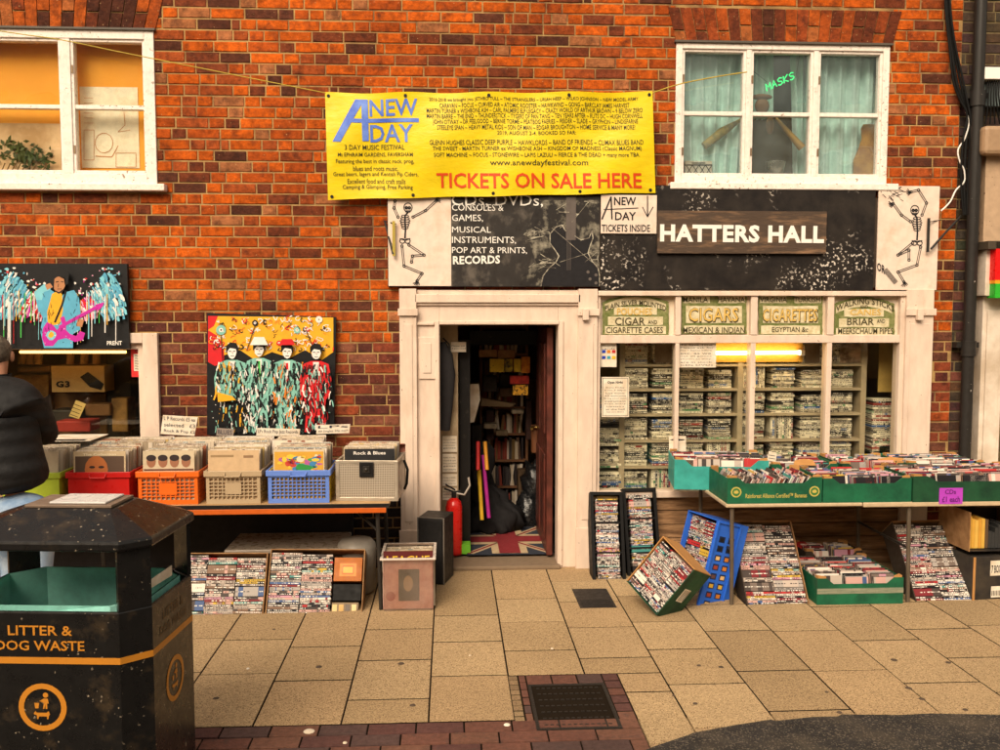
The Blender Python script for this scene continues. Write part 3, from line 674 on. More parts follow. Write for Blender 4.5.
t_.build('glowing_tube', mat('neon_green', (.02,.75,.18), emit=1.3, vary=0), neon)
MB().tube([P(767,82,.15), P(752,70,.15)], .002, 5).tube([P(796,78,.15), P(800,52,.15)], .002, 5).build('cord', blackp, neon)
# mask hanging, seagull-ish props kept as simple things: drum with painted shell, draped gold cloth, brass cone
goldc = mat('gold_cloth', (.5,.26,.06), rough=.7, col2=(.3,.12,.03), ns=9)
mb = MB(); c = P(868,152,.12)
prof = [(.0,.2),(.05,.2),(.07,.17),(.06,.1),(.09,.02),(.13,-.06),(.13,-.18)]; mb.lathe(prof, (0,0,0), 22, M=T(*c) @ Matrix.Diagonal((.85,.3,1,1))); tag(mb.build('draped_bust', goldc), 'gold draped bust at the pipe end of the upper window', 'ornament')
dr = thing('toy_drum', 'small white drum with black bracing standing on the upper window ledge', 'drum', P(698,181,.14))
MB().pbox(685, 712, 161, 178, .12, .2).build('shell', paper, dr)
mb = MB()
mb.pstroke([(685,165),(712,165)], 1.1, .117); mb.pstroke([(685,175),(712,175)], 1.1, .117)
for k in range(4): mb.pstroke([(686+k*6.5,165),(692.5+k*6.5,175)], .7, .1165); mb.pstroke([(692.5+k*6.5,165),(686+k*6.5,175)], .7, .116)
mb.pstroke([(692,163),(705,163)], .8, .115); mb.build('bracing_print', blacki, dr)
mb = MB(); mb.tube([P(776,118,.13), P(802,148,.12)], [.01,.03], 10); tag(mb.build('brass_horn', mat('brass_horn', (.55,.33,.1), rough=.4, metal=.5)), 'long pale brass horn leaning in the middle light of the upper window', 'horn')
mb = MB(); mb.ball(P(762,106,.12), (.055,.03,.06)); mb.ball(P(762,97,.12), (.08,.035,.022)); mb.ball(P(770,125,.12), (.03,.03,.07)); tag(mb.build('carnival_mask', mat('mask_brown', (.2,.1,.04), rough=.6)), 'brown carved carnival mask hanging in the upper window', 'mask')
mb = MB(); mb.tube([P(704,146,.12), P(722,132,.12), P(742,119,.12)], [.03,.035,.01], 10); tag(mb.build('painted_fish', mat('fish_gold', (.42,.3,.07), rough=.5, col2=(.1,.12,.05), ns=30)), 'golden papier fish model hanging behind the banner-side pane', 'ornament')
mb = MB(); mb.lathe([(.0,0),(.05,0),(.075,.1),(.075,.11)], P(775,177,.12), 14); tag(mb.build('silver_bowl', mat('silver_pot', (.4,.38,.33), rough=.3, metal=.9)), 'silver bowl standing on the middle ledge of the upper window', 'bowl')
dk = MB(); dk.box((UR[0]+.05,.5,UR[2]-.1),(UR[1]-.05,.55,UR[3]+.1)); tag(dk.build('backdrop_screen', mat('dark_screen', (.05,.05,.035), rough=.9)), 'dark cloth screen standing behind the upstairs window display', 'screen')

# left upper window: added orange sheet with the street's reflection put into its colour, posters, plant
bl = MB()
bl.box((UL[0]+.02,.145,UL[2]+.01),(UL[1]-.02,.15,UL[3]-.01))
tag(bl.build('orange_reflection_sheet', mat('reflection_orange', (.95,.43,.06), rough=.8, ns=2, col2=(.9,.36,.04), vary=.08)), 'orange sheet added behind the upper window over the canvases, coloured as a street reflection', 'reflection sheet')
po = thing('pale_poster', 'pale sketched concert poster in the upper window light nearest the banner', 'poster', P(110,167,.14))
MB().pbox(82, 137.5, 87, 168, .14, .143).build('sheet', mat('poster_cream', (.95,.86,.7), rough=.7, col2=(.7,.5,.3), ns=6, lo=.5, hi=.8), po)
mb = MB(); y = .138; ol = mat('poster_line', (.6,.25,.1), rough=.7)
mb.pstroke([(104+9*math.cos(t*.5), 143+10*math.sin(t*.5)) for t in range(14)], .6, y); mb.pstroke([(84,130),(94,130),(94,160),(84,160),(84,130)], .5, y); mb.pstroke([(116,153),(136,153),(136,167),(116,167),(116,153)], .5, y)
mb.pstroke([(124,112),(125,125),(118,132),(130,130)], .5, y); mb.pstroke([(96,156),(112,157),(118,146)], .8, y)
for k in range(6): mb.pstroke([(84,98+k*5),(93,98+k*5)], .35, y)
mb.build('line_drawing', ol, po)
m_ = MB().pbox(-60, 60, 123, 176, .12, .123); tag(m_.build('cream_poster', mat('poster_tan', (.85,.6,.38), rough=.8, col2=(.5,.3,.15), ns=3)), 'plain cream paper backing the plant in the upper window', 'poster')
pl = thing('pot_plant', 'leafy pot plant in a woven basket on the upper window ledge', 'plant', P(25,176,.09))
lm = mat('leaf_green', (.05,.07,.015), rough=.6, vary=.4); mb = MB()
for k in range(170):
    px = 25+R.gauss(0,15); py = 158+R.gauss(0,6)-6*math.exp(-((px-15)/20)**2); 
    if py > 172 or px > 58: continue
    c = P(px, py, R.uniform(.08,.115)); a = R.uniform(0,6.3); s = R.uniform(.012,.03); u = Vector((math.cos(a), R.uniform(-.3,.3), math.sin(a)))*s; v = Vector((-math.sin(a), .2, math.cos(a)))*s*.5
    mb.poly([c-u, c-v*.9, c+u, c+v])
mb.build('foliage', lm, pl)
mb = MB(); 
for k in range(9): mb.tube([P(0+k*5,175,.1), P(5+k*5.3,163,.09)], .004, 5)
mb.tube([P(0,174,.1), P(54,172,.1)], .012, 6); mb.build('basket', mat('basket', (.2,.12,.05), rough=.8), pl)

# --- game cases on the window shelving, see pack() below
CASES = {}     # kind -> list of (matrix, (L,T,D), label, group)
def put(kind, M, dims, label, group): CASES.setdefault(kind, []).append((M, dims, label, group))
sh = thing('display_shelf', 'grey shelving full of game cases inside the shop window', 'shelf', P(740,470,.4))
ysf = .2; mb = MB(); lev = [312,338.5,364,388.5,413.5,439.5,465.5,491]
xa = P(622,400,ysf).x; xb = P(863,400,ysf).x
for yy in lev[1:]:
    z = P(740,yy,ysf).z; mb.box((xa,ysf,z-.018),(xb,ysf+.3,z))
mb.build('shelf_board', shelfw, sh)
for i, px in enumerate((622,740,863)):
    x = P(px,400,ysf).x; MB().box((x-.02,ysf-.006,P(740,500,ysf).z-.05),(x+.02,ysf+.31,P(740,328,ysf).z)).build('upright', shelfw, sh)
gp = 'game cases stacked on the window shelves'
for r in range(2, len(lev)):
    z0 = P(740,lev[r],ysf).z+.001; room_h = P(740,lev[r-1],ysf).z-.012-.018-z0+.012
    xm = P(740,400,ysf).x; xs_ = []
    for (u0, u1) in ((xa+.022, xm-.022), (xm+.022, xb-.022)):
        k_ = int((u1-u0)/.182); xs_ += [u0+(u1-u0)*q_/k_ for q_ in range(k_)]
    for x in xs_:
        w = .178; n = int(room_h/.0152*R.uniform(.86,1.0)); z = z0; white_stack = R.random() < .3
        side = R.random() < .1
        if side:
            for k in range(6):
                xx = x+.008+k*.0155
                M = T(xx, ysf+.03, z0+.095) @ Matrix.Rotation(rad(90),4,'X') @ Matrix.Rotation(rad(90),4,'Z'); put('game_case', M, (.19,.0145,.13), 'blue-spined game case standing upright on the window shelving', gp)
            for k in range(6):
                xx = x+.1+k*.0135; M = T(xx, ysf+.03, z0+.09) @ Matrix.Rotation(rad(90),4,'X') @ Matrix.Rotation(rad(90),4,'Z'); put('game_case', M, (.178,.0125,.13), 'blue-spined game case standing upright on the window shelving', gp)
            continue
        for k in range(n):
            M = T(x+w/2+R.uniform(-.004,.004), ysf+.03+R.uniform(-.01,.008), z+.0076) @ Matrix.Rotation(rad(90),4,'X')
            put('game_case', M, (.174,.0132,.13), 'flat stacked game case on the shelving inside the shop window', gp); z += .0153
# narrow side shelf of dark cases at the door end and a pile at the far end
for k in range(38):
    z = P(612,488,.22).z + .0165*k + (k//8)*.035
    M = T(P(610,400,.22).x, .2+R.uniform(-.01,.01), z) @ Matrix.Rotation(rad(90),4,'X'); put('game_case', M, (.17,.015,.13), 'dark game case piled at the door end of the window', 'dark game cases at the door end of the window')
for k in range(27):
    z = P(887,452,.25).z + .0155*k
    M = T(P(884,400,.25).x+R.uniform(-.01,.01), .25, z) @ Matrix.Rotation(rad(90),4,'X'); put('game_case', M, (.17,.015,.13), 'dark game case in the pile at the pipe end of the window', 'dark game cases at the pipe end of the window')
mb = MB(); mb.pbox(876,893,452,478,.3,.5); o = thing('teal_record_sleeve','teal record sleeve with a dark head print in the shop window','record sleeve', P(888,460,.25))
MB().pbox(879,898,446,464,.25,.256).build('sleeve', tealb, o); MB().poly([P(888+4.5*math.cos(t*.6), 455+5*math.sin(t*.6), .248) for t in range(11)]).build('head_print', blacki, o)
tag(mb.build('dark_plinth', darkroom), 'dark plinth under the pile of cases at the pipe end of the window', 'plinth')
yc = MB(); yc.pbox(878, 897, 341, 392, .3, .31); tag(yc.build('ochre_sheet', mat('ochre', (.5,.34,.1), rough=.8)), 'ochre backing sheet at the pipe end of the shop window', 'sheet')
# lit tube and its yellow reflector board
lt = thing('tube_light', 'lit fluorescent tube on a yellow board over the window shelving', 'lamp', P(760,352,.3))
MB().pbox(708, 803, 342, 362, .19, .197).build('reflector_board', mat('yellow_board', (.5,.27,.04), rough=.6), lt)
a = P(714,353,.14); b = P(800,352.5,.14)
MB().tube([a,b], .013, 10).build('tube', mat('tube_glow', (1.0,.72,.35), emit=15, vary=0), lt)
MB().box((a.x-.03,.12,a.z-.02),(a.x,.187,a.z+.02)).build('end_cap', whitei, lt); MB().box((b.x,.12,a.z-.02),(b.x+.03,.187,a.z+.02)).build('end_cap', whitei, lt)
# notices on the glass
def notice(label, x0, x1, yt, yb, y, lines, title=None, border=False, red=False, tilt=0):
    o = thing('paper_notice', label, 'notice', P((x0+x1)/2, yb, y)); MB().prism([P(x0,yb,y),P(x1,yb+tilt,y),P(x1,yt+tilt,y),P(x0,yt,y)], (0,.0015,0)).build('sheet', paper, o)
    mb = MB(); w = x1-x0; yy = yt+3
    if title: mb.ptext(title, x0+w*.22, x1-w*.22, yt+4, yt+7.5, y-.0008, bold=.03); yy = yt+10
    for s in lines:
        ww = w*R.uniform(.55,.85) if title else w*R.uniform(.8,.92); xx = (x0+x1)/2-ww/2 if title else x0+w*.05
        mb.ptext(s, xx, xx+ww, yy, yy+1.6, y-.0008); yy += 2.7 if title else 2.9
        if yy > yb-3: break
    if border: mb.pstroke([(x0+1.3,yt+1.3),(x1-1.3,yt+1.3),(x1-1.3,yb-1.3),(x0+1.3,yb-1.3),(x0+1.3,yt+1.3)], .35, y-.0008)
    mb.build('lettering', blacki, o); return o
notice('white open-night notice taped low on the glass beside the door pilaster', 601.5, 629, 377, 417, -.008, ['Every Friday','from 7.30pm','Live music','All welcome','Bring your own','instrument','Free entry','Upstairs','at the hall','See you there'], 'Open Night', True)
notice('small notice with coloured card logos in the top corner of the shop window', 600.5, 616.5, 342, 367, -.008, ['We accept','cards'], None)
mb = MB()
for k, (c) in enumerate([(.02,.05,.4),(.6,.2,.02),(.5,.03,.03),(.02,.05,.4),(.05,.3,.4),(.6,.4,.02)]): mb.pbox(602+(k % 3)*5, 605.6+(k % 3)*5, 350+(k//3)*6, 353+(k//3)*6, -.0105, -.0098, 0, c)
tag(mb.build('card_sticker', mat('stickers', attr=True, rough=.4, vary=0)), 'strip of coloured payment stickers on the small window notice', 'sticker')
notice('handwritten cream notice taped under the cigars sign', 678.5, 716, 341, 367.5, -.008, ['To Save Time','Please ask for','Play 1 Games before','etc. as we','not all games','shown as they','are in stock','CDs DVDs','games wanted'])
notice('blank white slip stuck low on the shop window by the teal box', 669, 686, 436, 452, -.008, ['.'])
o = MB().pbox(634, 651, 345, 362, .3, .31); tag(o.build('photo_print', mat('photo_print', (.2,.15,.09), col2=(.6,.5,.35), ns=60, lo=.5, hi=.6)), 'small framed group photo standing above the window shelving', 'picture')
for i, (a, b, c) in enumerate([(655,672,.2),(805,820,.15),(840,868,.5)]):
    o = MB().pbox(a, b, 344, 363, .22, .45); tag(o.build('stock_box', mat(f'stock{i}', (c,c*.7,c*.5), rough=.7, col2=(.1,.06,.04), ns=12)), ['dark stock box above the door end of the window shelves','small brown stock box behind the tube light','pale stock box on top of the last shelf bay'][i], 'box')

# --- doorway interior
FZ = .05
mb = MB(); mb.box((sf0,.25,.0),(P(597,400).x,3.0,FZ-.004)); struct(mb.build('shop_floor', mat('shop_floor', (.07,.05,.035), rough=.8, bump=.3, bs=40)))
mat_ = thing('door_mat', 'worn union flag doormat on the floor inside the shop door', 'doormat', (P(510,545,.6).x, .6, FZ))
x0 = P(467,560,.17).x; x1 = P(553,560,.17).x; y0, y1 = .15, 1.0; zz = FZ
navy = mat('mat_navy', (.03,.035,.05), rough=.95, bump=.4, bs=200); mw = mat('mat_cream', (.5,.37,.22), rough=.95, bump=.4, bs=200); mr = mat('mat_red', (.22,.02,.025), rough=.95, bump=.4, bs=200)
MB().box((x0,y0,zz),(x1,y1,zz+.008)).build('pile_field', navy, mat_)
cx, cy = (x0+x1)/2, (y0+y1)/2; w, h = x1-x0, y1-y0
def strip(mb, p, q, wd, z): 
    d = (Vector(q)-Vector(p)); n = Vector((-d.y, d.x)).normalized()*wd/2
    def clip(v): return (min(x1,max(x0,v.x)), min(y1,max(y0,v.y)), z)
    mb.poly([clip(Vector(p)+n), clip(Vector(p)-n), clip(Vector(q)-n), clip(Vector(q)+n)])
mb = MB(); z = zz+.0095
strip(mb,(x0,y0),(x1,y1),.12,z); strip(mb,(x0,y1),(x1,y0),.12,z+.0004)
strip(mb,(cx,y0),(cx,y1),.27,z+.0008); strip(mb,(x0,cy),(x1,cy),.3,z+.0012); mb.build('cream_cross_print', mw, mat_)
mb = MB(); z = zz+.0125
strip(mb,(x0,y0),(x1,y1),.045,z-.0018); strip(mb,(x0,y1),(x1,y0),.045,z-.0014); strip(mb,(cx,y0),(cx,y1),.16,z+.0004); strip(mb,(x0,cy),(x1,cy),.18,z+.0008); mb.build('red_cross_print', mr, mat_)
# inner left wall with posters, black post
pw = MB(); xw = P(456,400,.3).x
pw.box((sf0+.01,.25,0),(P(458,400,.27).x,.30,2.35)); ip = pw.build('passage_wall', mat('passage_cream', (.42,.32,.2), rough=.8, col2=(.25,.17,.1), ns=5), bldg)
mb = MB(); mb.pbox(460, 470, 340, 575, .34, .5); mb.pbox(470,548, 331, 345, .9, .95); mb.build('inner_door_frame', blackm, bldg)
for i, (t, bo) in enumerate([(436,452),(454,472),(474,486),(488,500)]):
    notice(['typed list pinned high on the passage wall inside the door','second typed list pinned on the passage wall','third typed list pinned above the red extinguisher','small typed slip right above the red extinguisher'][i], 442.5, 457, t, bo, .243, ['Monday to Sunday','records & tapes','books and prints','games','instruments'])
notice('small typed notice pinned above the passage post', 451, 466, 342, 352, .243, ['Please ask','if you need'])
co = thing('hanging_coat', 'dark coat hanging on the passage wall inside the door', 'coat', P(445,380,.2))
mb = MB(); mb.tube([P(443,342,.18),P(444.5,355,.18),P(446,375,.19),P(446,400,.19),P(444,430,.19)], [.02,.06,.07,.055,.045], 12); mb.build('cloth', mat('coat_cloth', (.03,.028,.03), rough=.9, bump=.4, bs=30), co)
MB().tube([P(443,338,.2),P(449,344,.19),P(450,350,.18)], .006, 6).build('hook', blackm, co)
# extinguisher
fe = thing('fire_extinguisher', 'red fire extinguisher standing just inside the shop door', 'fire extinguisher', (P(454,545,.2).x,.2,FZ))
c = Vector((P(454,545,.2).x, .2, FZ)); r = .062
MB().lathe([(0,.0),(r,.0),(r,.02),(r,.36),(r*.85,.40),(r*.4,.425),(.0,.43)], c, 24).build('cylinder', mat('ext_red', (.55,.012,.008), rough=.3, coat=.4, vary=.04), fe)
MB().tube([c+Vector((0,0,.42)), c+Vector((0,0,.47))], .018, 10).tube([c+Vector((-.07,-.02,.5)), c+Vector((0,0,.47)), c+Vector((.05,0,.475))], .008, 6).tube([c+Vector((-.06,-.02,.53)), c+Vector((.01,0,.485))], .007, 6).build('valve_handle', blackm, fe)
MB().tube([c+Vector((.02,0,.46)), c+Vector((.08,-.01,.45)), c+Vector((.12,-.01,.52)), c+Vector((.11,-.01,.58))], .008, 8).build('hose', mat('hose_grey', (.4,.35,.3)), fe)
MB().box((c.x-.062,.2-.064,FZ+.2),(c.x-.02,.2-.03,FZ+.31)).build('instruction_label', paper, fe)
o = MB().box((P(461,550,.25).x-.04,.18,FZ),(P(461,550,.25).x+.07,.3,FZ+.07)); tag(o.build('green_tub', mat('lime', (.15,.45,.03))), 'small lime green tub on the floor beside the extinguisher', 'tub')
# bookcase at the back of the passage with books
bc = thing('bookcase', 'wooden bookcase of books at the back of the shop passage', 'bookcase', (P(505,470,1.5).x,1.5,FZ))
bx0, bx1 = P(480,450,1.42).x, P(528,450,1.42).x; yb = 1.42; wdm = mat('bookcase_wood', (.2,.09,.04), rough=.6)
mb = MB(); mb.box((bx0,yb,FZ),(bx0+.02,yb+.28,1.9)); mb.box((bx1-.02,yb,FZ),(bx1,yb+.28,1.9)); mb.box((bx0+.02,yb+.26,FZ),(bx1-.02,yb+.28,1.9)); mb.build('carcass', wdm, bc)
for z in [FZ+.02+.235*k for k in range(8)]: MB().box((bx0+.02,yb+.002,z),(bx1-.02,yb+.26,z+.02)).build('shelf_board', wdm, bc)
bookm = [mat(f'book{i}', c, rough=.6, vary=.2) for i, c in enumerate([(.55,.45,.32),(.3,.05,.03),(.03,.02,.02),(.7,.6,.48),(.06,.05,.05),(.2,.12,.04),(.1,.05,.03)])]
proto = {}
for s in range(7):
    x = bx0+.025; z = FZ+.04+.235*s
    while x < bx1-.05:
        t = R.uniform(.014,.03); hh = R.uniform(.15,.2); i = R.randrange(7)
        if i not in proto:
            q = MB().box((-.5,-.5,0),(.5,.5,1)).build('book', bookm[i]); proto[i] = q
        else: q = proto[i].copy(); COL.objects.link(q)
        q.location = (x+t/2, yb+.09, z); q.scale = (t*.94, .14, hh); q.rotation_euler = (0, R.choice([0,0,0,.12,-.1]), 0); tag(q, 'book standing on the dim bookcase in the passage', 'book', 'books on the passage bookcase'); x += t+.001
# clutter in the passage
clm = [mat(f'clutter{i}', c, rough=.7, col2=tuple(v*.4 for v in c), ns=12) for i, c in enumerate([(.03,.025,.02),(.12,.07,.035),(.22,.15,.08),(.05,.02,.015),(.3,.24,.16)])]
labs = ['dark flight case high on the passage clutter','brown carton wedged over the bookshelves','pale folded papers on the upper clutter','dark picture frame leaning by the passage shelf','black amplifier on the middle of the passage clutter','tan envelope pile on the passage shelf','dark red folder poking out behind the leather bag','brown parcel low beside the bookcase','pale catalogue pile under the tan card','black guitar case standing behind the poster tubes','small dark carton at the foot of the bookcase']
for i, (a, b, t, bo, y, m) in enumerate([(483,497,376,392,1.0,0),(500,512,388,397,1.2,1),(512,524,410,414,1.1,4),(486,494,410,440,1.3,3),(500,518,374,388,1.25,0),(496,508,431,436,1.2,2),(526,532,400,440,1.2,3),(518,528,470,500,1.3,1),(484,497,424,429,1.15,4),(472,482,425,530,1.15,0),(505,517,508,530,1.25,1)]):
    o = MB().pbox(a, b, t, bo, y, y+.12); tag(o.build('stored_item_box', clm[m], bevel=.008), labs[i], 'stored box')
# coloured poster rolls leaning, yellow boxes, sheet, bags, cloth
for (lab, xa, ya, xb, yb_, c, y) in (('red poster tube leaning by the inner post',478,442,478,470,(.5,.02,.02),.6),('yellow poster tube leaning below the red one',479,470,482,520,(.7,.42,.02),.62),('orange poster tube leaning beside the red one',485,442,487,470,(.7,.3,.02),.7),('magenta poster tube leaning against the bookcase',483,455,489,518,(.4,.02,.25),.66)):
    o = MB().tube([P(xb,yb_,y-.1), P(xa,ya,y)], .016, 10); tag(o.build('poster_tube', mat('tube'+lab[:3], c, rough=.5)), lab, 'poster tube', 'poster tubes in the passage')
o = MB().prism([P(468,384,.7),P(479,384,.7),P(480,400,.7),P(474,422,.7),P(467,423,.7)], (0,.01,0)); tag(o.build('pale_board', paper), 'pale card sheet propped against the dark inner post', 'board')
o = MB().prism([P(482,398,1.2),P(516,404,1.2),P(510,407,1.2),P(481,406,1.2)], (0,.1,0)); tag(o.build('slanted_shelf_card', mat('tan_card', (.3,.22,.13))), 'tan card lying aslant above the passage bookshelves', 'card')
ybx = mat('yellow_pack', (.65,.45,.02), rough=.5, col2=(.1,.07,.02), ns=40, lo=.6, hi=.65)
for i, (a, b, t, bo, m, lab) in enumerate([(490,504,359,372,ybx,'yellow packet with black print high in the passage, nearest the post'),(505,513,359,372,mat('black_pack',(.02,.02,.02),col2=(.5,.35,.02),ns=30),'black and yellow packet high in the passage'),(514,521,359,372,ybx,'yellow packet with black print in the middle of the passage display'),(521.5,530,357,373,mat('orange_pack',(.75,.3,.02),col2=(.5,.1,.01),ns=30),'orange packet at the door end of the passage display'),(510,529,376,384,mat('red_pack',(.5,.03,.015),col2=(.2,.01,.01),ns=30),'red packet hung under the yellow packets'),(513,528,385,395,mat('amber_pack',(.8,.4,.03),col2=(.05,.03,.01),ns=40,lo=.5,hi=.55),'amber packet with torn black print, lowest of the hung packets'),(479,497,350,357,card,'brown carton on top of the passage display'),(498,515,350,358,card,'brown carton beside another above the yellow packets')]):
    z_ = .78; o = MB().pbox(a, b, t, bo, z_, z_+.05); tag(o.build('hanging_packet' if m is not card else 'brown_carton', m), lab, 'packet' if m is not card else 'carton')
bagm = mat('bin_bag', (.012,.012,.013), rough=.22, bump=1, bs=22, spec=.8)
for i, (px, py, y, s) in enumerate([(528,520,1.15,.2),(535,488,1.25,.2),(520,545,1.35,.16)]):
    mb = MB(); c = P(px,py,y); mb.ball(c, (s*.62,s*.5,s*1.25), n=20)
    for k in range(len(mb.v)): v = mb.v[k]; mb.v[k] = v + (v-c)*(.18*math.sin(v.z*47+v.x*31)+.08*math.sin(v.x*90+v.y*60))
    tag(mb.build('bin_bag', bagm), ['shiny black bin bag on the floor beside the open door','shiny black bin bag piled on top of another by the door','small black bin bag at the back of the passage'][i], 'bin bag')
mb = MB(); c = P(490,515,.95); 
mb.lathe([(.005,.74),(.05,.70),(.085,.55),(.07,.42),(.13,.30),(.15,.22),(.21,.16),(.23,.05),(.2,0),(0,0)], (c.x,.95,FZ), 40)
for k in range(len(mb.v)):
    v = mb.v[k]; w_ = max(0, v.z-.2); mb.v[k] = v + Vector((.05*math.sin(v.z*9)-.12*w_+.03*math.sin(v.z*31+v.y*50)+.02*math.sin(v.y*90), .03*math.sin(v.x*60+v.z*25), .02*math.sin(v.x*47+v.y*33)*(1 if v.z > .1 else 0)))
tag(mb.build('dark_cloth_heap', mat('heap_cloth', (.014,.013,.014), rough=.9)), 'black cloth draped in a heap in the middle of the passage', 'cloth')
o = MB().tube([P(536,452,.9),P(535,425,.9)], [.04,.035], 12); tag(o.build('brown_leather_bag', mat('leather', (.16,.06,.025), rough=.5)), 'small brown leather bag hanging behind the open door', 'bag')
o = MB().box((P(470,0,2.3).x,2.3,1.2),(P(550,0,2.3).x,2.5,2.2)); tag(o.build('dark_cupboard', mat('cupboard_dark', (.03,.02,.015))), 'tall dark cupboard at the end of the passage', 'cupboard')

# --- stock behind the low window
stockm = [mat('stk_a', (.36,.2,.06), rough=.7, col2=(.12,.06,.02), ns=7), mat('stk_b', (.2,.1,.035), rough=.6), mat('stk_c', (.03,.025,.02), rough=.5), mat('stk_d', (.45,.3,.12), rough=.6)]
g3 = thing('amplifier_box', 'tan cardboard guitar amplifier box behind the low window', 'box', P(80,390,.4))
MB().pbox(52, 104, 366, 392, .4, .7).build('carton', stockm[3], g3); mb = MB(); mb.ptext('G3', 56, 70, 381, 387, .397, bold=.05)
mb.prism([P(80,377,.397),P(88,372,.397),P(104,384,.397),P(101,390,.397),P(90,387,.397)], (0,-.002,0)); mb.build('lettering', blacki, g3)
for (a, b, t, bo, y, i, nm, lab) in ((18,50,366,372,.5,1,'wooden_rail','thin brown rail behind the man at the low window'),(50,78,410,425,.35,2,'black_case','black carry case below the amplifier box'),(85,110,404,416,.45,1,'brown_box','brown box stacked beside the yellow price card'),(108,130,350,440,.6,2,'dark_cabinet','tall dark cabinet at the frame end of the low window'),(16,48,375,440,.5,0,'tan_box','tan stock box behind the man at the low window'),(50,106,393,440,.6,1,'brown_crate','wide brown crate under the amplifier box'),(56,90,421,432,.2,4,'red_case','red hard case lying along the bottom of the low window'),(112,127,398,432,.5,0,'guitar_case','narrow amber guitar case beside the window frame')):
    m = mat('case_red', (.35,.03,.02)) if i == 4 else stockm[i]
    o = MB().pbox(a, b, t, bo, y, y+.2); tag(o.build(nm, m, bevel=.01), lab, nm.split('_')[-1])
for k, px in enumerate((22,30,38,70,84,96)):
    o = MB().tube([P(px,364,.45), P(px+1,352,.45)], .03, 8); tag(o.build('hanging_strap', stockm[k % 2]), 'amber strap hanging along the top of the low window', 'strap', 'straps hanging in the low window')
o = thing('price_card', 'yellow handwritten price card leaning in the low window', 'card', P(78,420,.15)); MB().prism([P(69,416,.12),P(79,419,.12),P(86,404,.12),P(76,400,.12)], (0,.002,0)).build('sheet', mat('yellow_paper', (.7,.5,.18)), o)
mb = MB()
for k in range(4): mb.pstroke([(74+k*.0+ -k*1.2,404+k*3.4),(82-k*1.3,407+k*3.4)], .6, .118)
mb.build('lettering', blacki, o)
lt2 = thing('strip_lamp', 'warm lit strip lamp across the top of the low window', 'lamp', P(90,350,.4))
a = P(20,352,.25); b = P(126,352,.25); MB().tube([a,b], .01, 8).build('tube', mat('strip_glow', (1,.5,.12), emit=5, vary=0), lt2); MB().box((a.x,.25,a.z+.014),(b.x,.3,a.z+.04)).build('housing', stockm[1], lt2)
# ================================================================== CANVASES ON THE WALL
AC = {k: mat('art_'+k, c, rough=.5, vary=.1) for k, c in {'black':(.007,.007,.008),'white':(.8,.75,.7),'blue':(.10,.38,.56),'cyan':(.2,.55,.65),'yellow':(.75,.38,.02),'mag':(.5,.02,.32),'pink':(.75,.35,.5),'red':(.6,.015,.02),'green':(.06,.5,.08),'skin':(.45,.2,.09),'teal':(.22,.5,.42),'purple':(.2,.05,.35),'orange':(.75,.22,.02)}.items()}
AL = list(AC); 
def art(o, y, items):
    by = {}
    for i, (c, kind, pts, w) in enumerate(items):
        mb = by.setdefault(c, MB()); yy = y-.0012-.00004*i
        if kind == 'p': mb.poly([P(a,b,yy) for a,b in pts])
        else: mb.pstroke(pts, w, yy)
    mb = MB()
    for c, q in by.items():
        k = AL.index(c); off = len(mb.v); mb.v += q.v
        for f in q.f: mb.f.append(tuple(i+off for i in f)); mb.m.append(k); mb.c.append((1,1,1)); mb.sm.append(False)
    mb.build('painted_figure_print', [AC[k] for k in AL], o)
def blob(cx, cy, rx, ry, n=9, j=.3): return [(cx+rx*math.cos(t*6.283/n)*R.uniform(1-j,1+j), cy+ry*math.sin(t*6.283/n)*R.uniform(1-j,1+j)) for t in range(n)]
yA = -.06
c1 = thing('canvas_painting', 'black canvas painting of a winged guitarist in a blue jacket', 'painting', P(60,349,yA))
MB().pbox(-66, 127, 263.5, 349, yA, yA+.035).build('canvas', AC['black'], c1)
it = []
for side in (-1, 1):
    cx = 62+side*6
    for k in range(60):
        u = R.random(); x = 60+side*(14+u*48)*1.0; topy = 266+abs(u-.72)*22; y = topy + R.random()**1.2*(34-22*abs(u-.55))
        if x > 125 or y > 345: continue
        c = R.choice(['blue','cyan','white','white','cyan','blue','red','pink'] if u > .45 else ['red','pink','white','white','mag','yellow','white'])
        it.append((c, 'p', blob(x, y, R.uniform(.4,1.8), R.uniform(.4,1.6), 6, .5), 0))
    for k in range(420):     # feathers: curved strokes sweeping out from the shoulder
        u = R.random()**.7; an = R.uniform(.02,1.05); x = 60+side*(8+u*58*math.cos(an*.8)); y = 314-u*50*math.sin(an); ln = R.uniform(3,9)
        if y > 316 or y < 265 or x > 123: continue
        c = R.choice(['blue','cyan','blue','white','cyan'] if u > .5 else ['red','white','pink','white','red','mag'])
        it.append((c, 's', [(x,y),(x+side*ln*.35,y+ln*.5),(x+side*ln*.45,y+ln)], R.uniform(.7,2.2)))
    for k in range(15):
        x = 60+side*R.uniform(16,58); y = R.uniform(290,305); c = R.choice(['white','cyan','white','red','green','yellow','white'] ); 
        it.append((c, 's', [(x,y),(x+R.uniform(-.3,.3),R.uniform(318,347))], R.uniform(.3,1.0)))
for x in range(3): it.append(('white','s',[(8+x*1.2,302),(8+x*1.2,346)],.6))
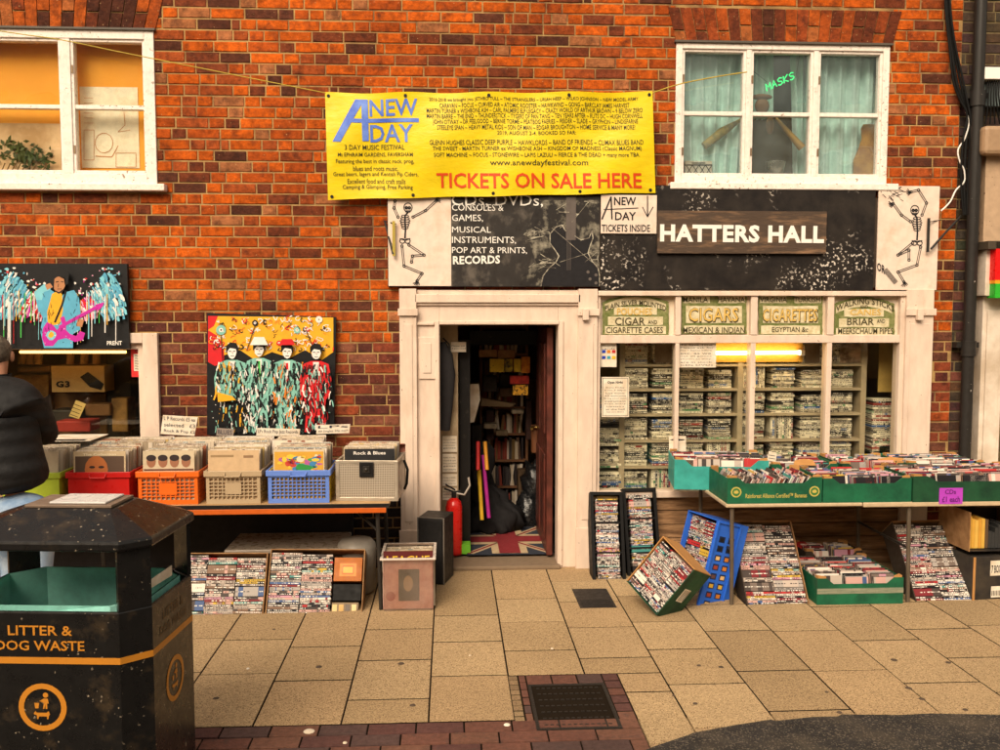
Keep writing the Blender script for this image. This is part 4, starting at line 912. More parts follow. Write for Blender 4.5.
it += [('blue','p',[(36,300),(40,290),(48,288),(54,292),(58,300),(66,292),(74,290),(79,298),(81,315),(80,330),(73,334),(73,348),(44,348),(40,330),(43,318),(38,310)],0),
 ('cyan','p',[(36,300),(34,292),(44,284),(52,286),(50,290),(44,292),(42,300)],0),('yellow','p',[(52,294),(57,291),(62,294),(63,310),(60,324),(48,326),(47,312)],0),
 ('skin','p',[(54,278),(59,276.5),(64,279),(65,286),(62,292),(58,294),(54,289)],0),('black','p',[(52,284),(52,274),(57,269),(64,269),(69,274),(68,284),(65.5,285),(65,278),(58,276),(54.5,279),(54,285)],0),('black','s',[(55,291),(59,293),(63,290)],1.2),('black','s',[(58.5,284),(58,287)],.5),
 ('skin','p',[(45,285),(50,283),(53,287),(47,290)],0),('black','s',[(56,282),(58.5,281.5)],.7),('black','s',[(61,281.5),(63.5,282)],.7),('black','s',[(57.5,289),(61.5,289)],.6),
 ('black','s',[(66,291),(62,305),(55,322)],1.8),
 ('mag','p',[(43,328),(47,322),(53,325),(57,330),(62,324),(60,318),(64,316),(66,322),(66,330),(70,334),(76,336),(80,331),(85,333),(83,340),(75,342),(66,338),(58,340),(53,346),(45,346),(42,338)],0),
 ('mag','s',[(60,327),(97,307)],3.2),('pink','s',[(60,327),(97,307)],.8),('cyan','p',blob(51,335,5,5,10,.1),0),('yellow','p',blob(51,335,3,3,8,.2),0),('mag','p',[(95,305),(104,302),(103,306),(98,311)],0),
 ('skin','p',[(78,318),(84,320),(82,327),(76,326)],0)]
for k in range(40): it.append((R.choice(['pink','cyan','white','black']),'p',blob(R.uniform(44,84),R.uniform(322,344),.6,.5,5),0)) if R.random() < .6 else None
for k in range(30): x = R.uniform(38,80); y = R.uniform(292,330); it.append(('black','s',[(x,y),(x+R.uniform(-2,2),y+R.uniform(2,6))],.35))
art(c1, yA, [i for i in it if i])
mb = MB(); mb.ptext('PRENT', 107, 122, 341, 345, yA-.025, bold=.02); mb.build('signature_lettering', whitei, c1)
# canvas of four figures
yB = -.05
c2 = thing('canvas_painting', 'tall canvas painting of four splashed figures under a yellow sky', 'painting', P(270,435,yB))
MB().prism([P(207,435,yB),P(334,435,yB),P(336,317,yB),P(207,313,yB)], (0,.03,0)).build('canvas', AC['black'], c2)
it = [('yellow','p',[(207.5,314),(335.5,317.5),(335.5,352),(322,360),(305,350),(290,358),(272,352),(255,360),(240,350),(222,356),(207.5,350)],0),
      ('red','p',[(207.5,330),(216,335),(224,345),(224,362),(215,366),(207.5,362)],0),('red','p',[(207.5,314),(218,315),(214,326),(207.5,330)],0)]
for k in range(170):
    x = R.uniform(212,333); y = R.uniform(317,350); a = R.uniform(0,6); it.append((R.choice(['white','white','white','orange','red','black']),'s',[(x+R.uniform(1,3.5)*math.cos(a+t*.9),y+R.uniform(1,3)*math.sin(a+t*.9)) for t in range(R.randint(3,6))],R.uniform(.4,1.1)))
for cx, cy, r, c in ((221,330,5,'teal'),(319,319.5,3.5,'white'),(279,343,2.6,'red'),(255,323,3,'black'),(297,330,3.4,'teal')):
    it += [(c,'p',blob(cx,cy,r,r,12,.04),0),('white','p',blob(cx,cy,r*.45,r*.45,8,.1),0),('black','p',blob(cx,cy,r*.2,r*.2,6,.1),0)]
for x0_, y0_, x1_, y1_ in ((255,326,247,350),(312,345,306,330),(221,335,223,365)): it.append(('black','s',[(x0_,y0_),(x1_,y1_)],.7))
def fig(cx, hy, w, lean, jacket, trous, tie, accent):
    o = []
    J = [(cx-w*.5,hy+11),(cx-w*.2,hy+8),(cx+w*.2,hy+8),(cx+w*.5,hy+11),(cx+w*.62,hy+26),(cx+w*.55,hy+44),(cx+w*.4,hy+46),(cx+w*.38,hy+52),(cx-w*.38,hy+52),(cx-w*.42,hy+44),(cx-w*.62,hy+42),(cx-w*.66,hy+26)]
    o.append((jacket,'p',J,0)); o.append((trous,'p',[(cx-w*.36,hy+48),(cx+w*.36,hy+48),(cx+w*.42+lean,432),(cx+w*.12+lean,432),(cx,hy+62),(cx-w*.18,432),(cx-w*.46,432)],0))
    o += [('white','p',[(cx-w*.12,hy+9),(cx+w*.12,hy+9),(cx+w*.07,hy+30),(cx-w*.05,hy+30)],0),(tie,'p',[(cx-1.2,hy+11),(cx+1.2,hy+11),(cx+1.8,hy+28),(cx-.5,hy+31)],0),
          ('white','p',blob(cx,hy,4.6,6.6,12,.08),0),('black','p',[(cx-6,hy+1),(cx-6,hy-6),(cx-2,hy-9.5),(cx+4,hy-9),(cx+6.5,hy-4),(cx+5.5,hy+2),(cx+4,hy-3),(cx-2,hy-4),(cx-4.5,hy-1)],0),
          ('black','s',[(cx-3,hy-.8),(cx-.8,hy-.6)],.8),('black','s',[(cx+1.2,hy-.6),(cx+3.2,hy-.8)],.8),('black','s',[(cx-1.5,hy+4),(cx+2,hy+4)],.6),('black','s',[(cx+.2,hy),(cx+.8,hy+2)],.4)]
    for k in range(240):
        x = cx+R.uniform(-w*.62,w*.62); y = R.uniform(hy+10,430); t = R.uniform(-.6,.6)
        o.append((R.choice(['black','black','black','black',accent,'white',jacket]),'s',[(x,y),(x+t*2,y+R.uniform(1.5,4)),(x+t*4+R.uniform(-1,1),y+R.uniform(4,8))],R.uniform(.3,1.7)))
    return o
it += fig(232,352,27,0,'teal','black','black','yellow'); it += fig(259,350,24,-1,'teal','teal','green','white'); it += fig(287,352,26,-2,'teal','teal','red','orange'); it += fig(316,353,25,0,'red','red','black','teal')
it += [('white','p',[(250,345),(254,337),(264,337),(268,345)],0),('red','p',[(279,345),(282,339),(292,339),(295,345)],0),('yellow','p',[(217,392),(232,396),(236,400),(218,402)],0)]
for k in range(50): it.append((R.choice(['white','teal','red']),'p',blob(R.uniform(209,333),R.uniform(355,430),.5,.5,5),0))
it = [(c,k,[(min(333.3,max(208,a)),min(433,max(316,b))) for a,b in p],w) for c,k,p,w in it]
art(c2, yB, it)
# shadow gap board behind none; handwritten cards on the records
hand = mat('pen_ink', (.03,.03,.05), vary=0)
def card_sign(label, x0, x1, yt, yb, y, text, tilt=0, m=None):
    o = thing('price_card', label, 'price card', P((x0+x1)/2, yb, y)); dx = 2.5 if yb-yt > 10 else .8
    MB().prism([P(x0-dx,yb,y),P(x1-dx,yb+tilt,y),P(x1+dx*.3,yt+tilt,y),P(x0,yt,y)], (0,.003,0)).build('card_sheet', m or paper, o)
    mb = MB(); n = len(text); h = (yb-yt)/n
    for i, t in enumerate(text): mb.ptext(t, x0+1, x1-2, yt+h*(i+.2), yt+h*(i+.78), y-.002, tilt=tilt)
    mb.build('handwriting_lettering', hand, o)
card_sign('largest white card, standing behind the records at the window frame, priced per LP', 163, 197, 415, 434, -.16, ['L P Records £5 ea','selected   £3','Rock & Pop £2'], 2)
card_sign('small grey card wedged at the foot of the four-figure canvas', 217, 234, 428, 435.5, -.14, ['BLUES'], 1, mat('grey_card', (.3,.24,.2)))
card_sign('wide white card propped under the four-figure canvas', 257, 300, 428, 435.5, -.17, ['LPs Rock Pop Jazz Records'], 1)
card_sign('white card propped between the canvas and the metal record case', 317, 350, 425, 434, -.17, ['LPs','All Singles 50p each'], -1)
o = thing('price_card', 'upright white card standing among the discs near the teal box', 'price card', P(769,462,-.45)); MB().prism([P(766,466,-.45),P(775,467,-.45),P(777,453,-.45),P(769,451,-.45)], (0,.003,0)).build('card_sheet', paper, o)
mb = MB()
for k in range(3): mb.pstroke([(769,455+k*3),(775,456+k*3)], .5, -.452)
mb.build('handwriting_lettering', hand, o)

# cables and brackets on the facade
def smooth(p, n=5):
    o = []
    for i in range(len(p)-1):
        a, b, c, d = p[max(i-1,0)], p[i], p[i+1], p[min(i+2,len(p)-1)]
        for k in range(n):
            t = k/n; o.append(tuple(.5*((2*b[j])+(-a[j]+c[j])*t+(2*a[j]-5*b[j]+4*c[j]-d[j])*t*t+(-a[j]+3*b[j]-3*c[j]+d[j])*t**3) for j in (0,1)))
    return o+[p[-1]]
def cable(label, pts, y, r, m, name='cable'):
    tag(MB().tube([P(a,b,y) for a,b in smooth(pts)], r, 6).build(name, m), label, 'cable')
ywire = mat('yellow_wire', (.45,.33,.04), rough=.5)
cable('thin sagging yellow wire from the stockroom window to the banner', [(-60,22),(20,34),(62,40),(120,52),(200,68),(270,82),(326,93)], -.15, .0035, ywire)
cable('thin yellow wire rising from the banner to the neon window', [(652,93),(680,84),(715,77),(747,72)], -.12, .0045, ywire)
rope = mat('black_cable', (.007,.007,.007), rough=.6, spec=.15)
for k, (dx, r) in enumerate(((0,.014),(4,.01),(-3,.008),(7,.009))):
    cable(['thickest black cable running down beside the drainpipe','second black cable twisted with the thickest one','thin black cable on the brick side of the bundle','thin black cable on the pipe side of the bundle'][k], [(946+dx*.4,-30),(947+dx*.5,10),(951+dx*.6,45),(956+dx,80),(962+dx*.7,100),(968+dx*.3,115),(966+dx,140),(964+dx,180),(965+dx*.5,215)], -.04-.01*k, r, rope)
cable('slack white cable looping between drainpipe and skeleton board', [(966,112),(969,122),(965,138),(958,150),(960,162),(964,170),(964,182),(956,190),(950,202),(941,211)], -.05, .006, whitei)
iron = mat('iron', (.02,.018,.016), rough=.5)
br = thing('sign_bracket', 'black iron bracket fixed over the skeleton board by the drainpipe', 'bracket', P(929,250,-.12))
MB().pbox(927.3,930.3,218,252,-.1,-.085).build('bar', iron, br); MB().tube([P(931,249,-.1),P(946,232,-.08),P(961,216,-.02)], .008, 6).build('stay_rod', iron, br); MB().tube([P(929,222,-.09),P(941,220,-.05)], .004, 6).build('pin', iron, br)
br = thing('sign_bracket', 'black and yellow iron bracket at the brick end of the skeleton board', 'bracket', P(392,250,-.12))
MB().pbox(392.5,395,221,256,-.1,-.085).build('bar', mat('brass_bar', (.4,.3,.05)), br); MB().tube([P(393,254,-.1),P(385,222,-.02)], .007, 6).build('stay_rod', iron, br); MB().tube([P(384,221,-.02),P(396,224,-.09)], .005, 6).build('pin', iron, br)

# ================================================================== NEIGHBOURING BUILDING
nb = thing('neighbour_building', 'dark brick neighbouring building with a cream shopfront past the drainpipe', 'building', (XB,.1,0))
dbrick = mat('dark_brick', attr=True, rough=.9, vary=.3, ns=14, col2=(.02,.015,.012), lo=.5, hi=.8, bump=.5, bs=50)
dmort = mat('dark_mortar', (.2,.15,.07), rough=.95, col2=(.06,.04,.02), ns=5)
mb = MB(); y0 = .03; mb.box((XB+.002,y0+.006,0),(XB+3.2,.3,WT+.3))
brick_wall(mb, XB+.004, XB+3.2, 0, WT+.3, y0, [(P(984,0).x, XB+3.2, .0, P(990,236).z)], lambda x, z: tuple(c*R.uniform(.7,1.3) for c in ((.05,.032,.022) if z > 2.2 else R.choice([(.12,.035,.022),(.07,.03,.022),(.05,.025,.02)]))))
mb.build('wall', [dmort, dbrick], nb)
nw = mat('neighbour_cream', (.7,.6,.5), rough=.5, col2=(.5,.4,.3), ns=4)
a = P(981,300,-.03).x
mb = MB(); mb.box((a,-.06,0),(a+.16,.1,P(990,297,-.06).z)); mb.box((a+.03,-.075,.3),(a+.13,-.0605,P(990,310,-.06).z)); mb.build('pilaster', nw, nb, bevel=.004)
mb = MB(); mb.box((a-.03,-.13,P(990,296,-.1).z),(a+.24,.03,P(990,250,-.1).z)); mb.build('corbel', nw, nb, bevel=.006)
mb = MB(); zc = P(990,246,-.1).z; mb.box((a-.06,-.2,zc-.03),(a+3,.03,zc+.03)); mb.build('ledge', mat('ledge_dark', (.06,.045,.03)), nb, bevel=.004)
mb = MB(); mb.box((P(984,200,-.06).x,-.07,P(990,243,-.1).z),(a+3,.025,P(990,153,-.1).z)); mb.build('fascia_panel', mat('fascia_tan', (.45,.31,.2), rough=.5, speck=(.1,.05,.03), ss=40, st=.68), nb, bevel=.006)
mb = MB(); q0 = P(982,165,-.15); mb.box((q0.x,-.17,P(990,156,-.1).z),(a+3,-.071,P(990,127,-.1).z)); mb.build('shutter_box', mat('shutter_tan', (.34,.22,.13), rough=.5), nb, bevel=.03)
mb = MB(); mb.box((a+.16,-.03,.55),(a+2.9,.0,P(990,300,-.05).z)); mb.build('shop_window', gl, nb); mb = MB(); mb.box((a+.16,-.05,0),(a+2.9,.02,.548)); mb.build('stall_riser', nw, nb)
mb = MB(); mb.box((a+.17,.3,.0),(a+3,.34,P(990,250,-.05).z)); mb.build('interior_wall', darkroom, nb)
bx = thing('junction_box', 'white electrical box with a tangle of leads above the neighbouring shutter', 'electrical box', P(993,80,-.05))
MB().pbox(983,1008,67,79,-.09,.02).build('cover', whitei, bx, bevel=.004); MB().pbox(984,1010,84,106,-.03,.025).build('back_plate', mat('greyblue', (.16,.2,.2)), bx)
for k in range(6): MB().tube([P(988+k*2.2,79,-.05),P(986+k*2.5,95,-.07-.01*k),P(984+k*3.4,112,-.06),P(980+k*5,124,-.05)], .006, 6).build('lead', rope, bx)
sg = thing('projecting_sign', 'red and green lit shop sign at the edge past the drainpipe', 'sign', P(1002,298,-.12))
MB().pbox(995,1040,242,280,-.2,-.1).build('red_panel', mat('sign_red', (.75,.01,.01), rough=.3, vary=0), sg); MB().pbox(995,1040,283.5,298,-.2,-.1).build('green_panel', mat('sign_green2', (.03,.4,.03), rough=.3, vary=0), sg); MB().pbox(995,1040,280,283.5,-.199,-.101).build('stripe', mat('sign_orange', (.8,.3,.01)), sg)
# drainpipe
dp = thing('drainpipe', 'tall dark cast iron drainpipe where the two buildings meet', 'drainpipe', (P(970,400,-.06).x,-.06,0))
xp = P(971,300,-.08).x; dpm = mat('pipe_black', (.022,.019,.017), rough=.4, speck=(.5,.45,.4), ss=30, st=.73)
MB().tube([(xp,-.07,.0),(xp,-.07,WT)], .042, 16).build('pipe', dpm, dp)
for z in (P(970,345,-.07).z, P(970,95,-.07).z):
    MB().tube([(xp,-.07,z-.08),(xp,-.07,z+.03)], .052, 16).box((xp-.085,-.06,z-.02),(xp+.085,.02,z+.02)).build('collar', dpm, dp)
# ================================================================== PAVEMENT AND ROAD
slabm = mat('paving_slab', attr=True, rough=.9, vary=.3, ns=36, bump=.5, bs=180, speck=(.15,.095,.05), ss=150, st=.58, col2=(.22,.145,.08), lo=.5, hi=.85, spec=.15, weather=.17)
jointm = mat('joint', (.016,.011,.007), rough=1, spec=.05)
paverm = mat('red_paver', attr=True, rough=.85, vary=.25, ns=16, bump=.5, bs=120, weather=.35, col2=(.07,.045,.04), lo=.55, hi=.8)
asph = mat('asphalt', (.034,.03,.028), rough=.85, bump=.8, bs=160, speck=(.15,.12,.09), ss=110, st=.58, col2=(.09,.07,.05), ns=4, lo=.45, hi=.75, spec=.2, vary=.3)
g = MB().box((-60,-60,-.3),(60,30,-.03)); struct(g.build('ground', asph))
xcol = [G(p, 620).x for p in (433.8, 499)]; cw = (G(695.8,620).x-G(237,620).x)/7; xb0 = xcol[0]
ys = G(430,722).y          # edge of the red paver strip
PX0, PX1 = -8, 8
mb = MB(); mb.box((PX0,ys-.001,-.05),(PX1,.03,-.0028), 1)
man = [G(514.9,721.8).x, G(640,724).x, ys-.02, G(580,674).y]
drain = [G(580,608).x, G(617,608).x, G(600,608).y, G(600,589).y]
known = {0: [614.6,640.7,674.7], -1: [627,657.5,696.5], 1:[599,622.3,651], -2:[602,643,676]}
def slabcol(): 
    b = R.choice([(.49,.34,.185),(.46,.32,.172),(.51,.36,.197),(.42,.29,.155),(.49,.335,.18)]); k = R.uniform(.95,1.05); return tuple(c*k for c in b)
def slab(mb, x0, x1, y0, y1, mi=0, col=None, g=.0042, z=0.0, ch=.0015):
    if x1-x0 < .03 or y1-y0 < .03: return
    t = z+R.uniform(-.0015,.0015); x0 += g; x1 -= g; y0 += g*1.7; y1 -= g*1.7
    vs = [(x0,y0,-.03),(x1,y0,-.03),(x1,y1,-.03),(x0,y1,-.03),(x0,y0,t-ch),(x1,y0,t-ch),(x1,y1,t-ch),(x0,y1,t-ch),(x0+ch,y0+ch,t),(x1-ch,y0+ch,t),(x1-ch,y1-ch,t),(x0+ch,y1-ch,t)]
    mb.add(vs, [(8,9,10,11),(4,5,9,8),(5,6,10,9),(6,7,11,10),(7,4,8,11),(0,1,5,4),(1,2,6,5),(2,3,7,6),(3,0,4,7)], mi, col or slabcol())
for i in range(int((PX0-xb0)/cw), int((PX1-xb0)/cw)):
    x0 = xb0+i*cw; x1 = x0+cw
    if i in known: yy = [0.03-0.0] + [G(500,p).y for p in known[i]]
    else: yy = [0.03, -R.uniform(.25,.5)]
    while yy[-1] > ys-1.5: yy.append(yy[-1]-R.choice([.45,.5,.54,.48,.6]))
    for a, b in zip(yy[1:], yy[:-1]):
        right = x0 > man[1]-.2
        lim = ys-1.2 if right else ys
        a2 = max(a, lim)
        if a2-lim < .12: a2 = lim
        if b-a2 < .04: continue
        # cut out the manhole surround and the small drain
        segs = [(a2, b)]
        if x1 > man[0]+.02 and x0 < man[1]-.02:
            segs = [(max(p, man[3]), q) for p, q in segs if q > man[3]]
            if x0 < man[0]: slab(mb, x0, man[0], a2, min(b, man[3]))
            if x1 > man[1]: slab(mb, man[1], x1, a2, min(b, man[3]))
        for p, q in segs: slab(mb, x0, x1, p, q)
struct(mb.build('pavement', [slabm, jointm]))
mb = MB()
def pcol(): return R.choice([(.15,.06,.042),(.17,.07,.048),(.12,.05,.042),(.19,.085,.055),(.10,.055,.048)])
mb.box((PX0,ys-.75,-.05),(man[1],ys-.002,-.008), 1)
for r in range(7):
    x = PX0+R.uniform(0,.1)+(r % 2)*.11
    while x < man[1]:
        slab(mb, x, min(x+.217,man[1]), ys-.107*(r+1), ys-.107*r, 0, pcol(), .004); x += .217
struct(mb.build('paver_strip', [paverm, jointm]))
mh = thing('manhole_cover', 'dark square iron inspection cover set in red pavers', 'manhole cover', ((man[0]+man[1])/2, (man[2]+man[3])/2, 0))
mb = MB(); mb.box((man[0],man[2],-.04),(man[1],man[3],-.0065),1)
m0 = [G(540,726).x, G(618,726).x, G(580,727).y, G(580,685).y]
x = man[0]; 
for k in range(9): slab(mb, man[0]+.052, m0[0]-.02, man[2]+k*(man[3]-man[2])/6, man[2]+(k+1)*(man[3]-man[2])/6, 0, pcol(), .004) if k < 6 else None
for k in range(6): slab(mb, m0[1]+.02, man[1], man[2]+k*(man[3]-man[2])/6, man[2]+(k+1)*(man[3]-man[2])/6, 0, pcol(), .004)
for k in range(3): w = (m0[1]-m0[0]+.04)/3; slab(mb, m0[0]-.02+k*w, m0[0]-.02+(k+1)*w, m0[3]+.02, man[3], 0, pcol(), .004)
mb.build('paver_surround', [paverm, jointm], mh)
ironf = mat('cast_iron', (.03,.025,.022), rough=.55, metal=.3, bump=.4, bs=90)
mb = MB(); mb.box((m0[0],m0[2],-.03),(m0[1],m0[3],-.004)); 
for k in range(12):
    for j in range(7):
        x = m0[0]+.03+(m0[1]-m0[0]-.06)*k/11; y = m0[2]+.03+(m0[3]-m0[2]-.06)*j/6; mb.box((x-.008,y-.004,-.0035),(x+.008,y+.004,.0005))
mb.build('cover_plate', ironf, mh)
mb = MB()
for k in range(9): yy_ = man[2]+k*(man[3]-man[2])/9; slab(mb, man[0]-.0, man[0]+.05, yy_, yy_+(man[3]-man[2])/9, 0, R.choice([(.3,.2,.11),(.24,.16,.09),(.34,.24,.13)]), .003)
mb.build('sett_edge_pavers', slabm, mh)
fr = MB(); t = .018; fr.box((m0[0]-t,m0[2]-t,-.03),(m0[1]+t,m0[2]-.002,.001)); fr.box((m0[0]-t,m0[3]+.002,-.03),(m0[1]+t,m0[3]+t,.001)); fr.box((m0[0]-t,m0[2]-.001,-.03),(m0[0]-.002,m0[3]+.001,.0008)); fr.box((m0[1]+.002,m0[2]-.001,-.03),(m0[1]+t,m0[3]+.001,.0008)); fr.build('iron_frame', ironf, mh)
sd = MB(); x0,x1,y0,y1 = drain; sd.box((x0,y0,-.02),(x1,y1,.0035))
for k in range(6): sd.box((x0+.02,y0+.02+k*.024,.0036),(x1-.02,y0+.03+k*.024,.007))
tag(sd.build('drain_cover', ironf), 'small dark iron water cover in the slabs below the black racks', 'drain cover')
# road patch with a curved edge over the slabs
edge = [(640,753),(653,748),(690,735.5),(693,734),(730,727),(771,720.5),(776,722),(812,718),(838,717.5),(841,715.5),(900,716),(930,714.5),(1010,716),(1300,720)]
pts = [G(a,b).to_tuple()[:2] for a,b in edge]
top = [(x,y,.0055) for x,y in pts] + [(9,-9,.0055),(pts[0][0],-9,.0055)]
mb = MB(); mb.prism([Vector(p) for p in top], (0,0,-.04)); struct(mb.build('road', asph))
mb = MB(); mb.box((-9,-30,-.03),(pts[0][0]-.002,ys-.752,.002)); struct(mb.build('road_edge', asph))
for i in range(16):
    px, py = R.uniform(210,980), R.uniform(628,712); c = G(px,py,.003)
    if 515 < px < 655 and py > 665: continue
    r = R.uniform(.007,.016); tag(MB().lathe([(r*1.2,-.003),(r,.0),(0,.0006)], c, 8).build('trodden_gum', mat('dark_gum', (.09,.06,.04), rough=.8)), 'dark trodden chewing gum spot on the slabs', 'chewing gum', 'dark gum spots on the slabs')
# gum spots and litter specks
for i, (px, py, r) in enumerate([(309,730.5,.02),(507,724,.012),(345,742,.008),(552,648,.006),(248,668,.007),(470,655,.006)]):
    c = G(px,py,.006 if px < 800 else .008); mb = MB(); mb.lathe([(r*1.3,-.004),(r,.0),(0,.001)], c, 9)
    tag(mb.build('chewing_gum', paper), 'flattened pale spot of chewing gum on the paving', 'chewing gum', 'gum spots on the paving')
# ================================================================== LEFT RECORD STALL
def crate(name, label, x0, x1, y0, y1, z0, h, wallm, front, rimm=None, sidem=None, M=None):
    """open plastic crate; front: 'solid' | 'lattice' | 'mixed'"""
    cx, cy = (x0+x1)/2, (y0+y1)/2; Mx = T(cx,cy,z0) if M is None else M; w, d = (x1-x0)/2, (y1-y0)/2
    o = thing(name, label, 'crate', Mx); t = .008
    def wall(nm, axis, sgn, lattice, m):
        mb = MB(); W = w if axis == 'x' else d; D = (d if axis == 'x' else w); ins = .0 if axis == 'x' else t
        def bb(u0, u1, a, b, e=0.0):
            if axis == 'x': mb.box((u0, sgn*D-sgn*(t+e*0), a), (u1, sgn*(D+e), b))
            else: mb.box((sgn*D-sgn*t, u0, a), (sgn*(D+e), u1, b))
        W -= ins
        if lattice == 'solid': bb(-W, W, 0, h)
        else:
            bb(-W, W, 0, h*.14); bb(-W, W, h*.80, h); bb(-W, -W*.88, h*.14, h*.8); bb(W*.88, W, h*.14, h*.8)
            n = 13 if lattice == 'lattice' else 11; lo, hi = -W*.88, W*.88
            for k in range(1, n): u = lo+(hi-lo)*k/n; bb(u-.0032, u+.0032, h*.14, h*.8)
            for k in range(1, 6): z = h*.14+h*.66*k/6; bb(lo, hi, z-.0028, z+.0028, .0015)
            if lattice == 'mixed': bb(-W*.30, W*.30, h*.3, h*.66, .003)
        return mb.build(nm, m, o, world=False)
    wall('lattice_panel', 'x', -1, front, wallm); wall('lattice_panel', 'x', 1, 'solid', wallm)
    wall('lattice_panel', 'y', -1, front, sidem or wallm); wall('lattice_panel', 'y', 1, front, sidem or wallm)
    MB().box((-w+t,-d+t,.002),(w-t,d-t,.01)).build('floor_panel', wallm, o, world=False)
    rm = MB(); e = .012
    rm.box((-w-e,-d-e,h-.03),(w+e,-d-.0005,h+.006)); rm.box((-w-e,d+.0005,h-.03),(w+e,d+e,h+.006)); rm.box((-w-e,-d,h-.03),(-w-.0005,d,h+.006)); rm.box((w+.0005,-d,h-.03),(w+e,d,h+.006))
    rm.build('rim', rimm or wallm, o, world=False, bevel=.003)
    hd = MB(); hd.tube([(-.05,-d-e-.002,h-.004),(-.045,-d-e-.012,h-.028),(.045,-d-e-.012,h-.028),(.05,-d-e-.002,h-.004)], .005, 6); hd.build('handle', rimm or wallm, o, world=False)
    return o
TZ = .685; TF = -.97
tb = thing('folding_table', 'folding table with an orange front edge carrying crates of records', 'table', (-1.8,-.6,0))
xl = -4.6; xr = P(386,500,TF).x
mb = MB(); mb.box((xl,TF+.01,TZ-.022),(xr+.02,-.13,TZ)); mb.build('tabletop', mat('table_top', (.42,.26,.12), rough=.6), tb, bevel=.004)
MB().box((xl,TF+.001,TZ-.0255),(xr+.02,TF+.0095,TZ-.001)).build('dark_edge_strip', blackm, tb)
MB().box((xl,TF,TZ-.058),(xr,TF+.009,TZ-.026)).build('orange_edge', mat('orange_edge', (.52,.1,.012), rough=.4), tb, bevel=.002)
steel = mat('leg_steel', (.05,.045,.04), rough=.4, metal=.6)
for x in (xr-.06, xr-1.75):
    for y in (TF+.06, -.25):
        MB().tube([(x,y,TZ-.03),(x+.02,y-.01,.0)], .013, 8).build('leg', steel, tb)
    MB().tube([(x+.01,TF+.06,.22),(x+.01,-.25,.22)], .009, 6).build('cross_bar', steel, tb); MB().tube([(x,TF+.07,.5),(x-.3,-.5,TZ-.03)], .008, 6).build('brace', steel, tb)
red = mat('crate_red', (.5,.012,.01), rough=.35, vary=.05); orng = mat('crate_orange', (.72,.13,.012), rough=.4, vary=.05)
beige = mat('crate_beige', (.42,.31,.19), rough=.45, vary=.05); cblue = mat('crate_blue', (.12,.22,.62), rough=.4, vary=.05); cyel = mat('crate_yellow', (.65,.45,.02), rough=.4); clime = mat('crate_lime', (.4,.5,.04), rough=.4)
CR = [('red','solid red plastic crate packed with records',66,131,red,'solid',None,None,.2),
      ('orange','orange lattice crate packed with records, beside the red one',136,199.5,orng,'mixed',None,None,.2),
      ('beige','beige lattice crate packed with records',204,262,beige,'mixed',None,None,.2),
      ('blue','blue fronted crate with yellow sides, packed with records',266,331,cblue,'lattice',cblue,cyel,.2),
      ('lime','lime green crate beside the man, packed with records',36,61,clime,'solid',None,None,.2)]
edgecols = [(5,(.56,.46,.34)),(4,(.42,.33,.22)),(3,(.7,.6,.47)),(2,(.3,.22,.15)),(2,(.6,.5,.35)),(1,(.15,.1,.08)),(1,(.35,.12,.06)),(1,(.2,.25,.25)),(2,(.7,.6,.5)),(1,(.5,.35,.12))]
def records(x0, x1, y0, y1, zb, label, n, lean=.12):
    w = .312; cx = (x0+x1)/2
    for i in range(n):
        y = y0+.012+(y1-y0-.05)*i/max(1,n-1)
        M = T(cx+R.uniform(-.012,.012), y, zb+R.uniform(0,.008)) @ Matrix.Rotation(-lean+R.uniform(-.03,.03),4,'X') @ Matrix.Rotation(R.uniform(-.012,.012),4,'Y')
        put('vinyl_record', M, (w,.0045,.312), label, 'records packed in '+label.split(' in ')[-1])
covers = []
def cover(label, x, y, z, m, marks=None, lean=.1, s=.312):
    M = T(x,y,z) @ Matrix.Rotation(-lean,4,'X'); o = thing('record_sleeve', label, 'record sleeve', M)
    MB().box((-s/2,-.004,0),(s/2,0,s)).build('sleeve', m, o, world=False)
    if marks:
        mb = MB(); marks(mb, s); mb.build('cover_print', mat('print_'+label[:7], attr=True, rough=.5, vary=.05), o, world=False)
def circ(mb, cx, cz, rx, rz_, col, k=0, n=14): mb.poly([(cx+rx*math.cos(t*6.283/n), -.0052-.0003*k, cz+rz_*math.sin(t*6.283/n)) for t in range(n)], 0, col)
def rc(mb, x0, x1, z0, z1, col, k=0): mb.poly([(x0,-.0052-.0003*k,z0),(x1,-.0052-.0003*k,z0),(x1,-.0052-.0003*k,z1),(x0,-.0052-.0003*k,z1)], 0, col)
def fn_txt(z0, h, w): return lambda u, v: Vector((-w/2+w*u, -.0056, z0+h*v))
def face_marks(mb, s):
    rc(mb,-s/2+.01,s/2-.01,.01,s-.03,(.1,.06,.04)); circ(mb,-.02,.2,.07,.085,(.45,.14,.04),1); circ(mb,-.045,.215,.018,.008,(.03,.02,.02),2); circ(mb,.01,.215,.018,.008,(.03,.02,.02),2); rc(mb,-.04,.01,.15,.158,(.2,.03,.02),2)
    mb.text('The Collection', fn_txt(s-.025,.014,.2), 0, .02, (.8,.7,.5))
def faces4(mb, s):
    for k in range(4): circ(mb,-.105+k*.07,.245,.028,.036,(.3,.13,.07),1); circ(mb,-.105+k*.07,.268,.03,.02,(.03,.02,.02),2)
    rc(mb,-.15,.15,.19,.2,(.1,.03,.02),1)
def plain(mb, s): rc(mb,-.14,-.0,.27,.283,(.3,.2,.1)); rc(mb,.06,.12,.265,.28,(.25,.15,.08))
